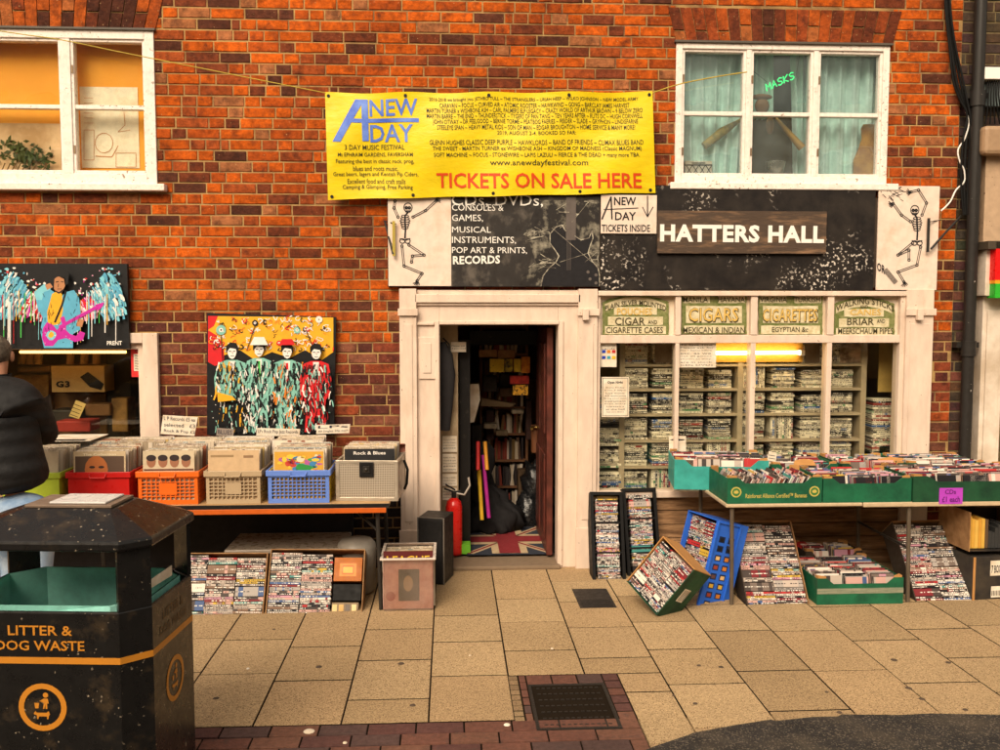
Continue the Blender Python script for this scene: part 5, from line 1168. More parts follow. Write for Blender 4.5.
def colourful(mb, s):
    rc(mb,-.15,.15,.01,.3,(.6,.32,.04)); 
    for k in range(60): circ(mb,R.uniform(-.13,.13),R.uniform(.17,.28),R.uniform(.008,.03),R.uniform(.006,.02),R.choice([(.5,.05,.03),(.05,.3,.08),(.75,.5,.05),(.4,.1,.3),(.7,.6,.4),(.05,.2,.4)]),1+k % 5,8)
    circ(mb,.03,.2,.05,.02,(.03,.25,.05),7)
for nm, lab, a, b, m, fr, rimm, sm, h in CR:
    y0 = TF+.04; y1 = y0+.37; x0 = P(a,480,y0).x; x1 = P(b,480,y0).x
    if nm == 'lime': x0 = x1-.36
    crate('record_crate', lab, x0+.012, x1-.012, y0, y1, TZ+.001, h, m, fr, rimm, sm)
    records(x0, x1, y0+.02, y1, TZ+.014, f'record sleeve packed in the {nm} crate on the table', 26)
    fm = {'red':(face_marks,(.55,.42,.26)),'orange':(faces4,(.55,.45,.3)),'beige':(plain,(.55,.38,.22)),'blue':(colourful,(.6,.5,.35)),'lime':(None,(.5,.4,.28))}[nm]
    lb = {'red':'record with a large face on its sleeve at the front of the red crate','orange':'record with a row of four heads at the front of the orange crate','beige':'plain tan record sleeve at the front of the beige crate','blue':'bright flowery record sleeve at the front of the blue crate','lime':'pale record sleeve at the front of the lime crate'}[nm]
    cover(lb, (x0+x1)/2, y0+.018, TZ+.018, mat('slv_'+nm, fm[1], rough=.5), fm[0], .05)
# aluminium record case, slightly turned
al = mat('aluminium', (.5,.43,.34), rough=.38, metal=.55)
mp, nt, b, out = new_mat('perforated_metal'); 
tc = N(nt,'ShaderNodeTexCoord').outputs['Object']; vn = N(nt,'ShaderNodeTexVoronoi'); vn.inputs['Scale'].default_value = 95; vn.inputs['Randomness'].default_value = 0; L(nt, tc, vn.inputs['Vector'])
L(nt, mixc(nt, rampf(nt, vn.outputs['Distance'], .28, .36), (.13,.1,.07), (.56,.48,.38)), b.inputs['Base Color']); b.inputs['Roughness'].default_value = .4; b.inputs['Metallic'].default_value = .4
mp = mp
y0 = TF+.06; ax0 = P(338,480,y0).x; ax1 = P(400,480,y0).x; w = (ax1-ax0)/2
ac = thing('record_case', 'square perforated aluminium flight case full of records at the table end', 'case', T((ax0+ax1)/2, y0+.2, TZ+.003) @ rz(rad(-5)))
h = .25; d = .18
mb = MB(); mb.box((-w,-d,.0),(w,-d+.006,h)); mb.build('perforated_panel', bpy.data.materials['perforated_metal'], ac, world=False)
mb = MB(); mb.box((-w,d-.006,0),(w,d,h)); mb.box((-w,-d+.006,0),(-w+.006,d-.006,h)); mb.box((w-.006,-d+.006,0),(w,d-.006,h)); mb.box((-w+.006,-d+.006,0),(w-.006,d-.006,.006)); mb.build('shell', al, ac, world=False)
mb = MB()
for sx in (-1,1):
    for sy in (-1,1): mb.box((sx*w-sx*.02,sy*d-sy*.02,-.002),(sx*(w+.004),sy*(d+.004),h+.002))
mb.box((-w-.003,-d-.003,-.003),(w+.003,-d+.012,.02)); mb.box((-w-.003,-d-.0035,h-.018),(w+.003,-d+.012,h+.004)); mb.box((w-.012,-d,h-.018),(w+.0035,d,h+.004)); mb.box((-w-.0035,-d,h-.018),(-w+.012,d,h+.004)); mb.build('edge_frame', al, ac, world=False, bevel=.002)
MB().box((-.045,-d-.012,h-.1),(.045,-d-.0065,h-.005)).build('latch', blackm, ac, world=False, bevel=.003)
MB().box((-.02,-d-.02,h-.07),(.02,-d-.0125,h-.03)).ball((.0,-d-.02,h-.05),.012).build('latch_handle', steel, ac, world=False)
ld = MB(); Ml = T(0,d+.002,h) @ Matrix.Rotation(rad(-12),4,'X'); ld.box((-w,0,0),(w,.012,.05),M=Ml); ld.box((-w,-.05,.05),(w,.012,.055),M=Ml); ld.build('lid', mat('lid_red_edge', (.3,.1,.06), rough=.5), ac, world=False)
MB().tube([(w+.01,.05,h-.03),(w+.035,.04,h-.09),(w+.03,.03,h-.18),(w+.012,.06,h-.22)], .009, 8).build('strap', blackp, ac, world=False)
for i in range(24):
    M = T((ax0+ax1)/2, y0+.2, TZ+.003) @ rz(rad(-5)) @ T(R.uniform(-.006,.006), -d+.03+i*.0125, .012+R.uniform(0,.006)) @ Matrix.Rotation(rad(-7),4,'X')
    put('vinyl_record', M, (.312,.0045,.312), 'record sleeve packed in the perforated metal case', 'records packed in the perforated metal case')
cover('black record sleeve with white script at the front of the metal case', (ax0+ax1)/2, y0+.045, TZ+.012, mat('slv_black', (.02,.02,.022), rough=.4), lambda mb, s: mb.text('Rock & Blues', fn_txt(s-.035,.02,.2), 0, .02, (.75,.7,.65)), .06)
# back row: open cardboard boxes of records
def open_box(name, label, x0, x1, y0, y1, z0, h, m, cat='box', th=.006, flaps=False, M=None):
    cx, cy = (x0+x1)/2, (y0+y1)/2; w, d = (x1-x0)/2, (y1-y0)/2; o = thing(name, label, cat, T(cx,cy,z0) if M is None else M)
    MB().box((-w,-d,0),(w,-d+th,h)).build('front_panel', m, o, world=False); MB().box((-w,d-th,0),(w,d,h)).build('back_panel', m, o, world=False)
    for s in (-1,1): MB().box((s*w,-d+th,0),(s*(w-th),d-th,h)).build('side_panel', m, o, world=False)
    MB().box((-w+th,-d+th,.001),(w-th,d-th,.006)).build('base_panel', m, o, world=False)
    return o, w, d
for i, (a, b) in enumerate([(58,108),(111,160),(164,213),(216,266),(269,322)]):
    y0 = -.54; y1 = -.2; x0 = P(a,450,y0).x; x1 = P(b,450,y0).x
    open_box('record_box', ['cardboard record box behind the red crate','cardboard record box behind the orange crate, under the large price card','cardboard record box behind the beige crate','cardboard record box behind the blue crate','cardboard record box behind the blue crate and metal case'][i], x0+.008, x1-.008, y0, y1, TZ+.001, .24, card)
    records(x0, x1, y0+.012, y1-.02, TZ+.012, 'record sleeve packed in the back row of boxes', 21, .1)
o = thing('record_sleeve', 'single record sleeve lying flat on the back row near the man', 'record sleeve', P(75,438,-.4))
MB().box((-.16,-.16,0),(.16,.16,.004)).build('sleeve', paper, o, world=False)
MB().box((-.1,-.16,.0045),(.12,-.1,.0055)).build('cover_print', blacki, o, world=False)

# ------- under the left table: tilted cardboard boxes of films, tub, clear lid
DV = (.19,.0145,.135); CD = (.142,.0102,.125)
def tilted_box(name, label, A, B, C, depth, wallm, cols, kind, dims, clabel, group, sides=None, gap=.003, inset=.01, z_in=-.004, th=.006, skip=None, rows_max=999, partial=None, jit=.003, shadow_m=None, cat='box', edge_m=None):
    M, w, h = frame3(A, B, C); o = thing(name, label, cat, M)
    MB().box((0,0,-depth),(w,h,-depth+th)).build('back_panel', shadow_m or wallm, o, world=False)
    sm = sides or [wallm]*4     # bottom, top, left, right
    MB().box((-th,-th,-depth),(w+th,0,.006)).build('bottom_panel', sm[0], o, world=False); MB().box((-th,h,-depth),(w+th,h+th,.008)).build('top_panel', sm[1], o, world=False)
    MB().box((-th,0,-depth),(0,h,.007)).build('side_panel', sm[2], o, world=False); MB().box((w,0,-depth),(w+th,h,.005)).build('side_panel', sm[3], o, world=False)
    L_, Tk, D = dims; cw_ = (w-.004)/cols; sc = min(1.12, (cw_-.004)/L_)
    for c in range(cols):
        y = .004
        top = h-.004-R.uniform(0,.02)
        if partial and c in partial: top = h*partial[c][1]; y = h*partial[c][0]
        while y+Tk < top:
            t = Tk*R.choice([1,1,1,1,1,.92,1.04,1.6 if R.random() < .15 else 1]); t = Tk*R.uniform(3,5) if R.random() < .03 and y+Tk*6 < top else t; 
            Mc = M @ T(cw_*(c+.5)+.002+R.uniform(-jit,jit), y+t/2, z_in+R.uniform(-.005,.003)) @ Matrix.Rotation(R.uniform(-.018,.018),4,'Z')
            put(kind, Mc, (L_*sc, t*.86, min(D, depth-.012)), clabel, group); y += t
    return o, M, w, h
kr = mat('kraft_edge', (.45,.22,.07), rough=.85)
tilted_box('film_box', 'cardboard box of film cases under the orange table, nearest the bin', P(172,617,-.97), P(262,616.5,-.97), P(177,554,-.80), .15, card, 3, 'dvd_case', DV, 'film case packed in the under-table box nearest the bin', 'film cases in the under-table box nearest the bin', shadow_m=carddark)
ob, M2, w2, h2 = tilted_box('film_box', 'cardboard box under the orange table with an orange picture case in its corner', P(266,617,-.97), P(361,617,-.97), P(268,550,-.78), .16, card, 3, 'dvd_case', DV, 'film case packed in the under-table box with the orange picture case', 'film cases in the under-table box by the table leg', shadow_m=carddark, partial={2:(0,.01)})
def in_box(M, name, label, x0, x1, y0, y1, z0, z1, m, cat, pr=None):
    o = thing(name, label, cat, M @ T((x0+x1)/2, y0, z0)); w = (x1-x0)/2; MB().box((-w,0,0),(w,y1-y0,z1-z0)).build('case', m, o, world=False, bevel=.002)
    if pr: mb = MB(); pr(mb, w, y1-y0, z1-z0); mb.build('cover_print', mat('prt'+label[:9], attr=True, rough=.4, vary=.05), o, world=False)
def q(mb, x0,x1,y0,y1,z,c): mb.poly([(x0,y0,z),(x1,y0,z),(x1,y1,z),(x0,y1,z)],0,c)
xs = w2*.68
in_box(M2,'disc_case','square orange-fronted disc case in the corner of the under-table box', xs, w2-.01, h2*.54, h2-.1*h2, -.1, -.02, mat('oc', (.4,.12,.02)), 'disc case', lambda mb,w,h,z: (q(mb,-w*.6,w*.6,h*.2,h*.75,z+.001,(.62,.2,.02)), q(mb,-w*.4,w*.4,h*.3,h*.65,z+.002,(.7,.1,.02)), q(mb,-w*.35,w*.35,h*.34,h*.6,z+.003,(.65,.35,.05))))
in_box(M2,'black_case','plain black case below the orange picture case', xs, w2-.01, h2*.25, h2*.5, -.1, -.03, blackp, 'case')
in_box(M2,'disc_case','disc case with small tan pictures at the bottom corner of the under-table box', xs, w2-.02, h2*.02, h2*.22, -.1, -.015, mat('tn', (.2,.14,.08)), 'disc case', lambda mb,w,h,z: [q(mb,-w*.95+k*w*.48,-w*.6+k*w*.48,h*.2,h*.85,z+.001,[(.55,.4,.15),(.5,.3,.08),(.1,.07,.05),(.6,.45,.2)][k]) for k in range(4)])
# clear lidded tub behind, grey bucket
clearp = glass('clear_plastic', (.85,.8,.74), refl=1.6, rough=.15, haze=.16, hazecol=(.62,.5,.45))
st = thing('storage_tub', 'shallow clear plastic storage tub lying behind the film boxes under the table', 'tub', P(285,580,-.5)); A = P(226,560,-.62); B = P(343,560,-.62); zt = P(285,549,-.62).z
MB().box((A.x+.01,-.6,.0),(B.x-.01,-.2,zt-.03)).build('tub_body', mat('tub_grey', (.3,.24,.18), rough=.4), st, bevel=.01); MB().box((A.x-.01,-.63,zt-.029),(B.x+.01,-.17,zt)).build('lid', mat('lid_grey', (.34,.28,.22), rough=.3), st, bevel=.008)
tag(MB().lathe([(0,0),(.09,0),(.12,.02),(.13,.3),(.125,.33),(.1,.36),(.0,.37)], (P(357,570,-.55).x,-.55,0), 22).build('grey_bin', mat('grey_plast', (.3,.27,.23), rough=.4)), 'rounded grey plastic pot under the table beside its leg', 'pot')
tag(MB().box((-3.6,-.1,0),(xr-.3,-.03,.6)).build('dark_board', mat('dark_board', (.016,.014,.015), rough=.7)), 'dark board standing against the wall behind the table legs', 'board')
# clear box of records beside the leg
y0 = -.96; x0, x1 = P(382,590,y0).x, P(434,590,y0).x; zr = P(408,558,y0).z
cb = thing('clear_record_box', 'clear plastic box of records standing on the paving by the black speaker', 'box', ((x0+x1)/2, y0+.2, 0))
MB().box((x0+.012,y0+.004,.0),(x1-.012,y0+.008,zr)).box((x0+.012,y0+.36,0),(x1-.012,y0+.364,zr)).box((x0+.008,y0+.004,0),(x0+.0115,y0+.364,zr)).box((x1-.0115,y0+.004,0),(x1-.008,y0+.364,zr)).box((x0+.012,y0+.0085,0),(x1-.012,y0+.3595,.004)).build('clear_body', clearp, cb)
rm = MB(); rm.box((x0-.012,y0-.012,zr-.012),(x1+.012,y0+.003,zr)); rm.box((x0-.012,y0+.365,zr-.012),(x1+.012,y0+.38,zr)); rm.box((x0-.012,y0+.0031,zr-.012),(x0+.007,y0+.3649,zr)); rm.box((x1-.007,y0+.0031,zr-.012),(x1+.012,y0+.3649,zr)); rm.build('rim', mat('clear_rim', (.6,.52,.45), rough=.25), cb, bevel=.002)
records(x0, x1, y0+.03, y0+.34, .01, 'record sleeve standing in the clear plastic box on the paving', 16, .08)
cover('pink picture sleeve with a dark figure showing through the clear box', (x0+x1)/2, y0+.02, .01, mat('slv_pink', (.72,.42,.38), rough=.5, col2=(.55,.25,.22), ns=14), lambda mb, s: (rc(mb,-.06,.07,.05,.25,(.05,.06,.04)), circ(mb,.0,.16,.03,.05,(.35,.25,.12),1), circ(mb,-.11,.08,.03,.03,(.4,.1,.08),1)), .03)
cover('dark red sleeve with yellow capitals at the front of the clear box', (x0+x1)/2, y0+.045, .055, mat('slv_eagle', (.1,.015,.015), rough=.5), lambda mb, s: mb.text('LEAGUE', fn_txt(s-.075,.045,.27), 0, .01, (.75,.5,.04)), .05)
# speaker
sp = thing('loudspeaker', 'black box loudspeaker on the paving against the door frame', 'loudspeaker', T(P(436,587,-.3).x,-.28,0) @ rz(rad(-16)))
w, d, h = .095, .12, P(436,517,-.36).z
MB().box((-w,-d,.0),(w,d,h)).build('cabinet', mat('speaker_black', (.018,.016,.015), rough=.5, bump=.2, bs=90), sp, world=False, bevel=.005)
MB().box((-w+.012,-d-.012,.012),(w-.012,-d-.0005,h-.012)).build('grille', mat('grille', (.014,.013,.013), rough=.9, bump=.6, bs=400), sp, world=False, bevel=.004)
mb = MB()
for sx in (-1,1): mb.box((sx*(w+.002),-d-.002,0),(sx*(w-.006),-d+.006,h+.001))
mb.box((-w,-d-.001,h+.0005),(w,-d+.006,h+.003)); mb.build('edge_trim', mat('trim_grey', (.16,.14,.12), rough=.4), sp, world=False)
# ================================================================== RIGHT DISC STALL
RT0 = P(722,505,-.95).x; RT1 = 4.3; RZ = .655
tb2 = thing('trestle_table', 'low folding table carrying green fruit boxes of discs outside the shop window', 'table', (2.4,-.5,0))
mb = MB(); mb.box((RT0+.02,-.97,RZ-.022),(P(863,510,-.97).x-.003,-.12,RZ)); mb.box((P(863,510,-.97).x+.003,-.97,RZ-.03),(RT1,-.12,RZ)); mb.build('tabletop', mat('pale_top', (.5,.38,.24), rough=.6), tb2, bevel=.006)
for x in (P(731,560,-.93).x, P(905,560,-.9).x, 4.1):
    for y in (-.93, -.2): MB().tube([(x,y,RZ-.03),(x+.005,y-.01,.0)], .014, 8).build('leg', mat('leg_grey', (.14,.11,.08), rough=.4, metal=.4), tb2)
    MB().tube([(x,-.93,.35),(x,-.2,.35)], .009, 6).build('cross_bar', steel, tb2)
def fruit_box(label, x0, x1, y0, y1, z0, h, m, ang=0, text=None, kind='cd_case', clabel='', group='', mode='up', rows=4, hole=True, inner=None, tm=None):
    cx, cy = (x0+x1)/2, (y0+y1)/2; w, d = (x1-x0)/2, (y1-y0)/2; M = T(cx,cy,z0) @ rz(rad(ang)); o = thing('fruit_box', label, 'box', M); th = .006
    def panel(nm, u, v0, v1, axis, sgn, m2):
        mb = MB(); hh = h
        a = [(-1,0),(-1,1),(-.78,1),(-.62,.78),(.62,.78),(.78,1),(1,1),(1,0)] if axis == 'x' else [(-1,0),(-1,1),(1,1),(1,0)]
        if axis == 'x': pts = [Vector((k*w, sgn*d, zz*h)) for k, zz in a]; mb.prism(pts, (0,-sgn*th,0))
        else: pts = [Vector((sgn*w, k*(d-th-.0005), zz*h*.97)) for k, zz in a]; mb.prism(pts, (-sgn*th,0,0))
        return mb.build(nm, m2, o, world=False)
    panel('front_panel',0,0,0,'x',-1,m); panel('back_panel',0,0,0,'x',1,m); panel('side_panel',0,0,0,'y',-1,m); panel('side_panel',0,0,0,'y',1,m)
    MB().box((-w+th,-d+th,.0008),(w-th,d-th,.006)).build('base_panel', kr, o, world=False)
    for sx in (-1,1):
        for sy in (-1,1): MB().prism([Vector((sx*(w-th-.001),sy*(d-th-.001),.007)),Vector((sx*(w-.06),sy*(d-th-.001),.007)),Vector((sx*(w-th-.001),sy*(d-.05),.007))], (0,0,h*1.03)).build('corner_gusset', kr, o, world=False)
    if text:
        mb = MB(); mb.text(text, lambda u, v: Vector((-w*.62+w*1.3*u, -d-.001, h*.22+.028*v)), 0, .01); 
        for sx in (-.82,.84):
            mb.poly([(w*sx+.034*math.cos(t*.5), -d-.0008, h*.45+.034*math.sin(t*.5)) for t in range(13)])
        mb.build('lettering', tm or gold, o, world=False)
        mb = MB()
        for sx in (-.82,.84): mb.poly([(w*sx+.026*math.cos(t*.5), -d-.0014, h*.45+.026*math.sin(t*.5)) for t in range(13)])
        mb.build('emblem', mat('emblem_green', (.05,.16,.04)), o, world=False)
        mb = MB()
        for sx in (-.82,.84): mb.poly([(w*sx+x*.001, -d-.002, h*.45+z*.001) for x, z in ((-14,4),(-10,10),(-3,9),(4,13),(12,6),(16,-2),(10,-8),(2,-10),(-8,-9),(-15,-4))])
        mb.build('frog_print', tm or gold, o, world=False)
    # contents
    iw, idp = w-th-.004, d-th-.004; L_, Tk, D = CD if kind == 'cd_case' else DV
    if mode == 'up':       # spines up, rows side by side, cases face the viewer
        n = max(1, int(2*iw/(L_+.006))); sc = (2*iw)/(n*(L_+.006))
        for c in range(n):
            y = -idp+.042
            while y < idp-.01:
                M2_ = M @ T(-iw+(c+.5)*2*iw/n+R.uniform(-.003,.003), y, h*.97+R.uniform(-.006,.012)) @ Matrix.Rotation(R.uniform(-.04,.03)-.2,4,'X') @ Matrix.Rotation(R.uniform(-.03,.03),4,'Z')
                put(kind, M2_, (L_*min(sc,1.05), Tk, min(D,h)), clabel, group); y += Tk*1.32
    else:                  # cases face sideways, rows run front to back
        n = max(1, int(2*idp/(L_+.006)))
        for c in range(n):
            x = -iw+.065
            while x < iw-.01:
                M2_ = M @ T(x, -idp+(c+.5)*2*idp/n+R.uniform(-.004,.004), h*.93+R.uniform(-.008,.012)) @ rz(rad(90)) @ Matrix.Rotation(.45+R.uniform(-.05,.05),4,'X')
                put(kind, M2_, (L_, Tk, min(D,h*.93)), clabel, group); x += Tk*1.38
    return o, M, w, d
ft = 'Rainforest Alliance Certified™ Bananas'
bx = [P(a,500,-.95).x for a in (727,822,911,1040)]
fruit_box('turquoise fruit box of discs, turned aslant on the corner of the table', P(679,480,-.5).x, P(770,480,-.5).x, -.52, -.1, RZ+.001, .205, tealb, ang=-8, kind='cd_case', clabel='disc case packed in the turquoise fruit box', group='disc cases in the turquoise fruit box')
mb = MB(); o = bpy.data.objects['fruit_box']; 
mb.text('Organic Rainforest Alliance Certified Bananas', lambda u, v: Vector((-.2+.4*u, .2, .115+.022*v)), 0, .0); mb.build('lettering', mat('teal_ink',(.02,.12,.1)), o, world=False)
fruit_box('green fruit box with gold certified lettering, at the free end of the table', bx[0], bx[1]-.006, -.96, -.545, RZ+.001, .165, greenb, text=ft, kind='cd_case', mode='side', clabel='disc case packed in the gold-lettered green fruit box', group='disc cases in the gold-lettered fruit box')
fruit_box('plain green fruit box of discs in the middle of the table front', bx[1]+.002, bx[2]-.004, -.96, -.545, RZ+.001, .155, greenb, clabel='disc case packed in the plain green fruit box', group='disc cases in the plain green fruit box')
fo, Mo, wo, do_ = fruit_box('dark green fruit box bearing a purple price label', bx[2]+.002, bx[3], -.97, -.5, RZ+.001, .165, dgreenb, clabel='disc case packed in the purple-labelled fruit box', group='disc cases in the purple-labelled fruit box')
for i, (a, b, lab) in enumerate(((772,838,'behind the gold-lettered box'),(842,905,'behind the plain green box'),(908,985,'behind the purple-labelled box'))):
    x0, x1 = P(a,470,-.5).x, P(b,470,-.5).x
    fruit_box(f'brown-cornered green fruit box of discs {lab}', x0, x1, -.5, -.1, RZ+.012, .16, [greenb,dgreenb,greenb][i], clabel=f'disc case packed in the fruit box {lab}', group=f'disc cases in the fruit box {lab}')
# cardboard flap ends sticking up
for i, (px, py, s) in enumerate(((852,462,.09),(892,460,.11),(935,464,.1),(960,468,.12),(805,462,.08))):
    c = P(px,py+3,-.35-.03*i); mb = MB(); mb.prism([c+Vector((-s,0,0)),c+Vector((s,0,-.005)),c+Vector((s*.8,.02,.03)),c+Vector((0,.02,.04)),c+Vector((-s*.8,.02,.028))], (0,.005,0)); tag(mb.build('cardboard_flap', kr), ['torn brown flap sticking up behind the middle boxes','long brown flap between the middle back boxes','brown flap standing over the purple-labelled box','brown flap nearest the drainpipe on the disc stall','short brown flap by the upright white card'][i], 'flap')
pl_ = thing('price_label', 'purple handwritten price label on the dark green fruit box', 'label', P(951,496,-.972)); MB().pbox(939,963,488,504,-.9735,-.9712).build('sheet', mat('purple_label', (.42,.05,.5), rough=.6), pl_)
mb = MB(); mb.ptext('CDs', 945, 956, 489.5, 494, -.975, bold=.02); mb.ptext('£1 each', 942, 960, 496.5, 502, -.975, bold=.02); mb.build('handwriting_lettering', mat('purple_ink',(.12,.01,.15)), pl_)

# black spine racks leaning on the wall
def rack(label, A, B, C, cl, gr):
    o, M, w, h = tilted_box('disc_rack', label, A, B, C, .14, blackp, 1, 'cd_case', CD, cl, gr, th=.022, cat='rack')
    for u in (.34,.68): MB().box((0.001,h*u-.006,-.135),(w-.001,h*u+.006,.002)).build('divider', blackp, o, world=False)
rack('black upright rack of discs standing nearest the door pilaster', P(596,583,-.36), P(623,583,-.36), P(592,495,-.14), 'disc case in the black rack nearest the door pilaster', 'disc cases in the black rack nearest the door')
rack('black upright rack of discs half hidden by the tilted green box', P(631,578,-.28), P(659,577,-.28), P(627,491.5,-.1), 'disc case in the black rack half hidden by the tilted box', 'disc cases in the half hidden black rack')
# green box tipped on its corner
A, B, C = P(628,581,-.93), P(657,614,-1.16), P(661,535,-.96)
go, Mg, wg, hg = tilted_box('fruit_box', 'dark green fruit box of discs tipped on its corner in front of the racks', A, B, C, .2, dgreenb, 3, 'cd_case', CD, 'disc case packed in the tipped green box', 'disc cases in the tipped green box', sides=[dgreenb,kr,kr,dgreenb], shadow_m=carddark)
mb = MB(); mb.box((wg+.0065,hg*.35,-.13),(wg+.0075,hg*.62,-.06)); mb.build('paper_label', paper, go, world=False); mb = MB()
for k in range(4): mb.box((wg+.0076,hg*.37+k*.0,-.125+k*.016),(wg+.008,hg*.6,-.12+k*.016))
mb.build('label_lettering', blacki, go, world=False)
# blue bread crate standing on end
A, B, C = P(668,599,-.66), P(695,612.5,-.93), P(689,511,-.60)
pblue = mat('plastic_blue', (.025,.13,.62), rough=.35, vary=.06)
bo_, Mb_, wb, hb = tilted_box('blue_crate', 'bright blue plastic crate of discs tilted beside the tipped green box', A, B, C, .26, pblue, 2, 'cd_case', (.125,.0102,.125), 'disc case packed in the bright blue crate', 'disc cases in the bright blue crate', cat='crate', partial={0:(.5,.98),1:(.35,.98)}, z_in=-.03)
# holes in the side with discs' colours behind
mb = MB(); m2 = MB(); cols_ = [(.6,.2,.03),(.5,.03,.02),(.7,.45,.2),(.3,.05,.03),(.65,.4,.05),(.1,.05,.05)]
for r in range(8):
    for c in range(2): y = hb*(.08+.1*r); z = -.065-.075*c; col = (.01,.01,.012) if r > 5 else R.choice(cols_); mb.box((wb+.0062,y,z-.028),(wb+.007,y+.04,z+.02),0,(.01,.02,.06)); m2.box((wb+.0072,y+.006,z-.02),(wb+.0078,y+.03,z+.012),0,col)
mb.build('slot_grille', mat('slot_dark', (.008,.02,.07)), bo_, world=False); m2.build('slot_print', mat('slot_print', attr=True, rough=.4), bo_, world=False)
rm = MB(); e = .012; rm.box((wb+.0061,0,-.012),(wb+.02,hb,.004)); rm.box((wb+.0061,0,-.2),(wb+.018,hb,-.185)); rm.box((wb+.0061,hb-.012,-.185),(wb+.0175,hb,-.012)); rm.box((wb+.0061,0,-.185),(wb+.0175,.012,-.012)); rm.build('rim', pblue, bo_, world=False, bevel=.003)
# leaning boxes of film cases
tilted_box('film_box', 'tall cardboard box of film cases leaning beside the blue crate', P(749,612,-.98), P(810,611,-.98), P(737,522,-.60), .16, carddark, 2, 'dvd_case', DV, 'film case packed in the leaning box beside the blue crate', 'film cases in the leaning box beside the blue crate', sides=[kr,card,carddark,card], shadow_m=carddark)
tilted_box('film_box', 'tall black cardboard box of film cases leaning near the drainpipe', P(919,610,-.97), P(975,608,-.97), P(902,522,-.6), .17, carddark, 2, 'dvd_case', DV, 'film case packed in the leaning box near the drainpipe', 'film cases in the leaning box near the drainpipe', sides=[kr,card,carddark,card], shadow_m=carddark)
# green tray on the paving
x0, x1 = P(817,600,-.98).x, P(903,600,-.98).x
fo, M_, w_, d_ = fruit_box('green fruit box of discs with a torn front and tape band on the paving', x0, x1, -.98, -.42, .0, .17, greenb, clabel='disc case packed in the green box on the paving', group='disc cases in the green box on the paving')
MB().box((-w_-.0005,-d_-.0018,.07),(w_+.0005,-d_-.0008,.105)).build('tape_band', mat('tape', (.16,.2,.14), rough=.3, stretch=(1,1,20), col2=(.3,.28,.2)), fo, world=False)
o = MB().pbox(800,830,575,583,-.5,-.3); 
fruit_box('low dark carton of discs behind the green box on the paving', P(805,580,-.4).x, P(862,580,-.4).x, -.40, -.12, .0, .19, carddark, clabel='disc case packed in the low carton behind the paving box', group='disc cases in the low carton behind the paving box')
tag(MB().pbox(796,811,546,552,-.25,-.12).build('red_packet', mat('pk_red', (.45,.02,.02))), 'small red packet on the carton against the plank riser', 'packet')
# black boxes by the pipe
A = P(975,604,-.9)
for i, (a, b, t, bo, lab) in enumerate(((967,1030,512,551,'open black carton of orange-spined books stacked on another carton'),(969,1034,556,608,'black carton with white labels standing at the bottom by the drainpipe'))):
    y0 = -.92; x0_, x1_ = P(a,560,y0).x, P(b,560,y0).x; z0_, z1_ = P(1000,bo,y0).z, P(1000,t,y0).z; z0_ = max(z0_, 0) if i == 0 else 0.0
    o = thing('black_carton', lab, 'carton', T((x0_+x1_)/2,y0+.18,z0_) @ rz(rad(6 if i else 2))); w = (x1_-x0_)/2; h = z1_-z0_
    bm = mat('carton_black', (.02,.018,.018), rough=.5, col2=(.05,.04,.03), ns=8)
    if i:
        MB().box((-w,-.18,0),(w,.18,h)).build('body', bm, o, world=False, bevel=.004)
        mb = MB()
        mb.box((-w*.45,-.1815,h*.55),(-w*.05,-.1803,h*.9)); mb.box((-w*.4,-.1815,h*.04),(0,-.1803,h*.3)); mb.build('shipping_label_print', paper, o, world=False)
        mb = MB(); mb.text('7 BOX', lambda u, v: Vector((-w*.42+w*.33*u,-.183,h*.62+.05*v)), 0, .02); 
        for k in range(7): mb.box((-w*.38+k*w*.05,-.183,h*.08),(-w*.36+k*w*.05,-.1818,h*.2))
        mb.build('lettering', blacki, o, world=False)
        MB().box((-w-.004,-.184,0),(-w+.012,-.1805,h)).build('torn_edge', kr, o, world=False)
    else:
        for sx in (-1,1): MB().box((sx*w,-.18,0),(sx*(w-.006),.18,h)).build('side_panel', card, o, world=False)
        MB().box((-w+.007,-.18,0),(w-.007,.18,.006)).build('base_panel', bm, o, world=False); MB().box((-w+.007,.174,.007),(w-.007,.18,h)).build('back_panel', bm, o, world=False)
        for k in range(14):
            c = [(.6,.33,.05),(.6,.33,.05),(.65,.4,.08),(.55,.28,.04),(.6,.36,.06),(.1,.06,.03),(.03,.03,.03)][min(k,6)]; hh = h*R.uniform(.72,.85) if k < 5 else h*R.uniform(.4,.75)
            bk = MB().box((-.0105,-.14,0),(.0105,0,hh)).build('paperback_book', mat(f'pb{min(k,6)}', c, rough=.6)); bk.location = ((x0_+x1_)/2-w+.03+k*.0225, y0+.17, z0_+.012); tag(bk, 'orange or dark spined paperback standing in the open black carton', 'book', 'books in the open black carton')
tag(MB().box((P(985,512,-.9).x,-.8,P(985,511,-.9).z),(P(985,512,-.9).x+.5,-.5,RZ-.035)).build('dark_carton', carddark), 'dark carton pushed under the table end above the book box', 'carton')
# striped cloth corner over the table end
mb = MB(); 
for k in range(9): c = P(988+k*1.6,470-k*.3,-.5); mb.box((c.x,-.75,c.z-.03+.002*k),(c.x+.009,-.45,c.z+.012*math.sin(k)+.02))
tag(mb.build('striped_bag_mesh', mat('striped', (.6,.5,.4), col2=(.02,.02,.02), ns=30, lo=.48, hi=.52)), 'black and white striped bag lying on the drainpipe end of the stall', 'bag')
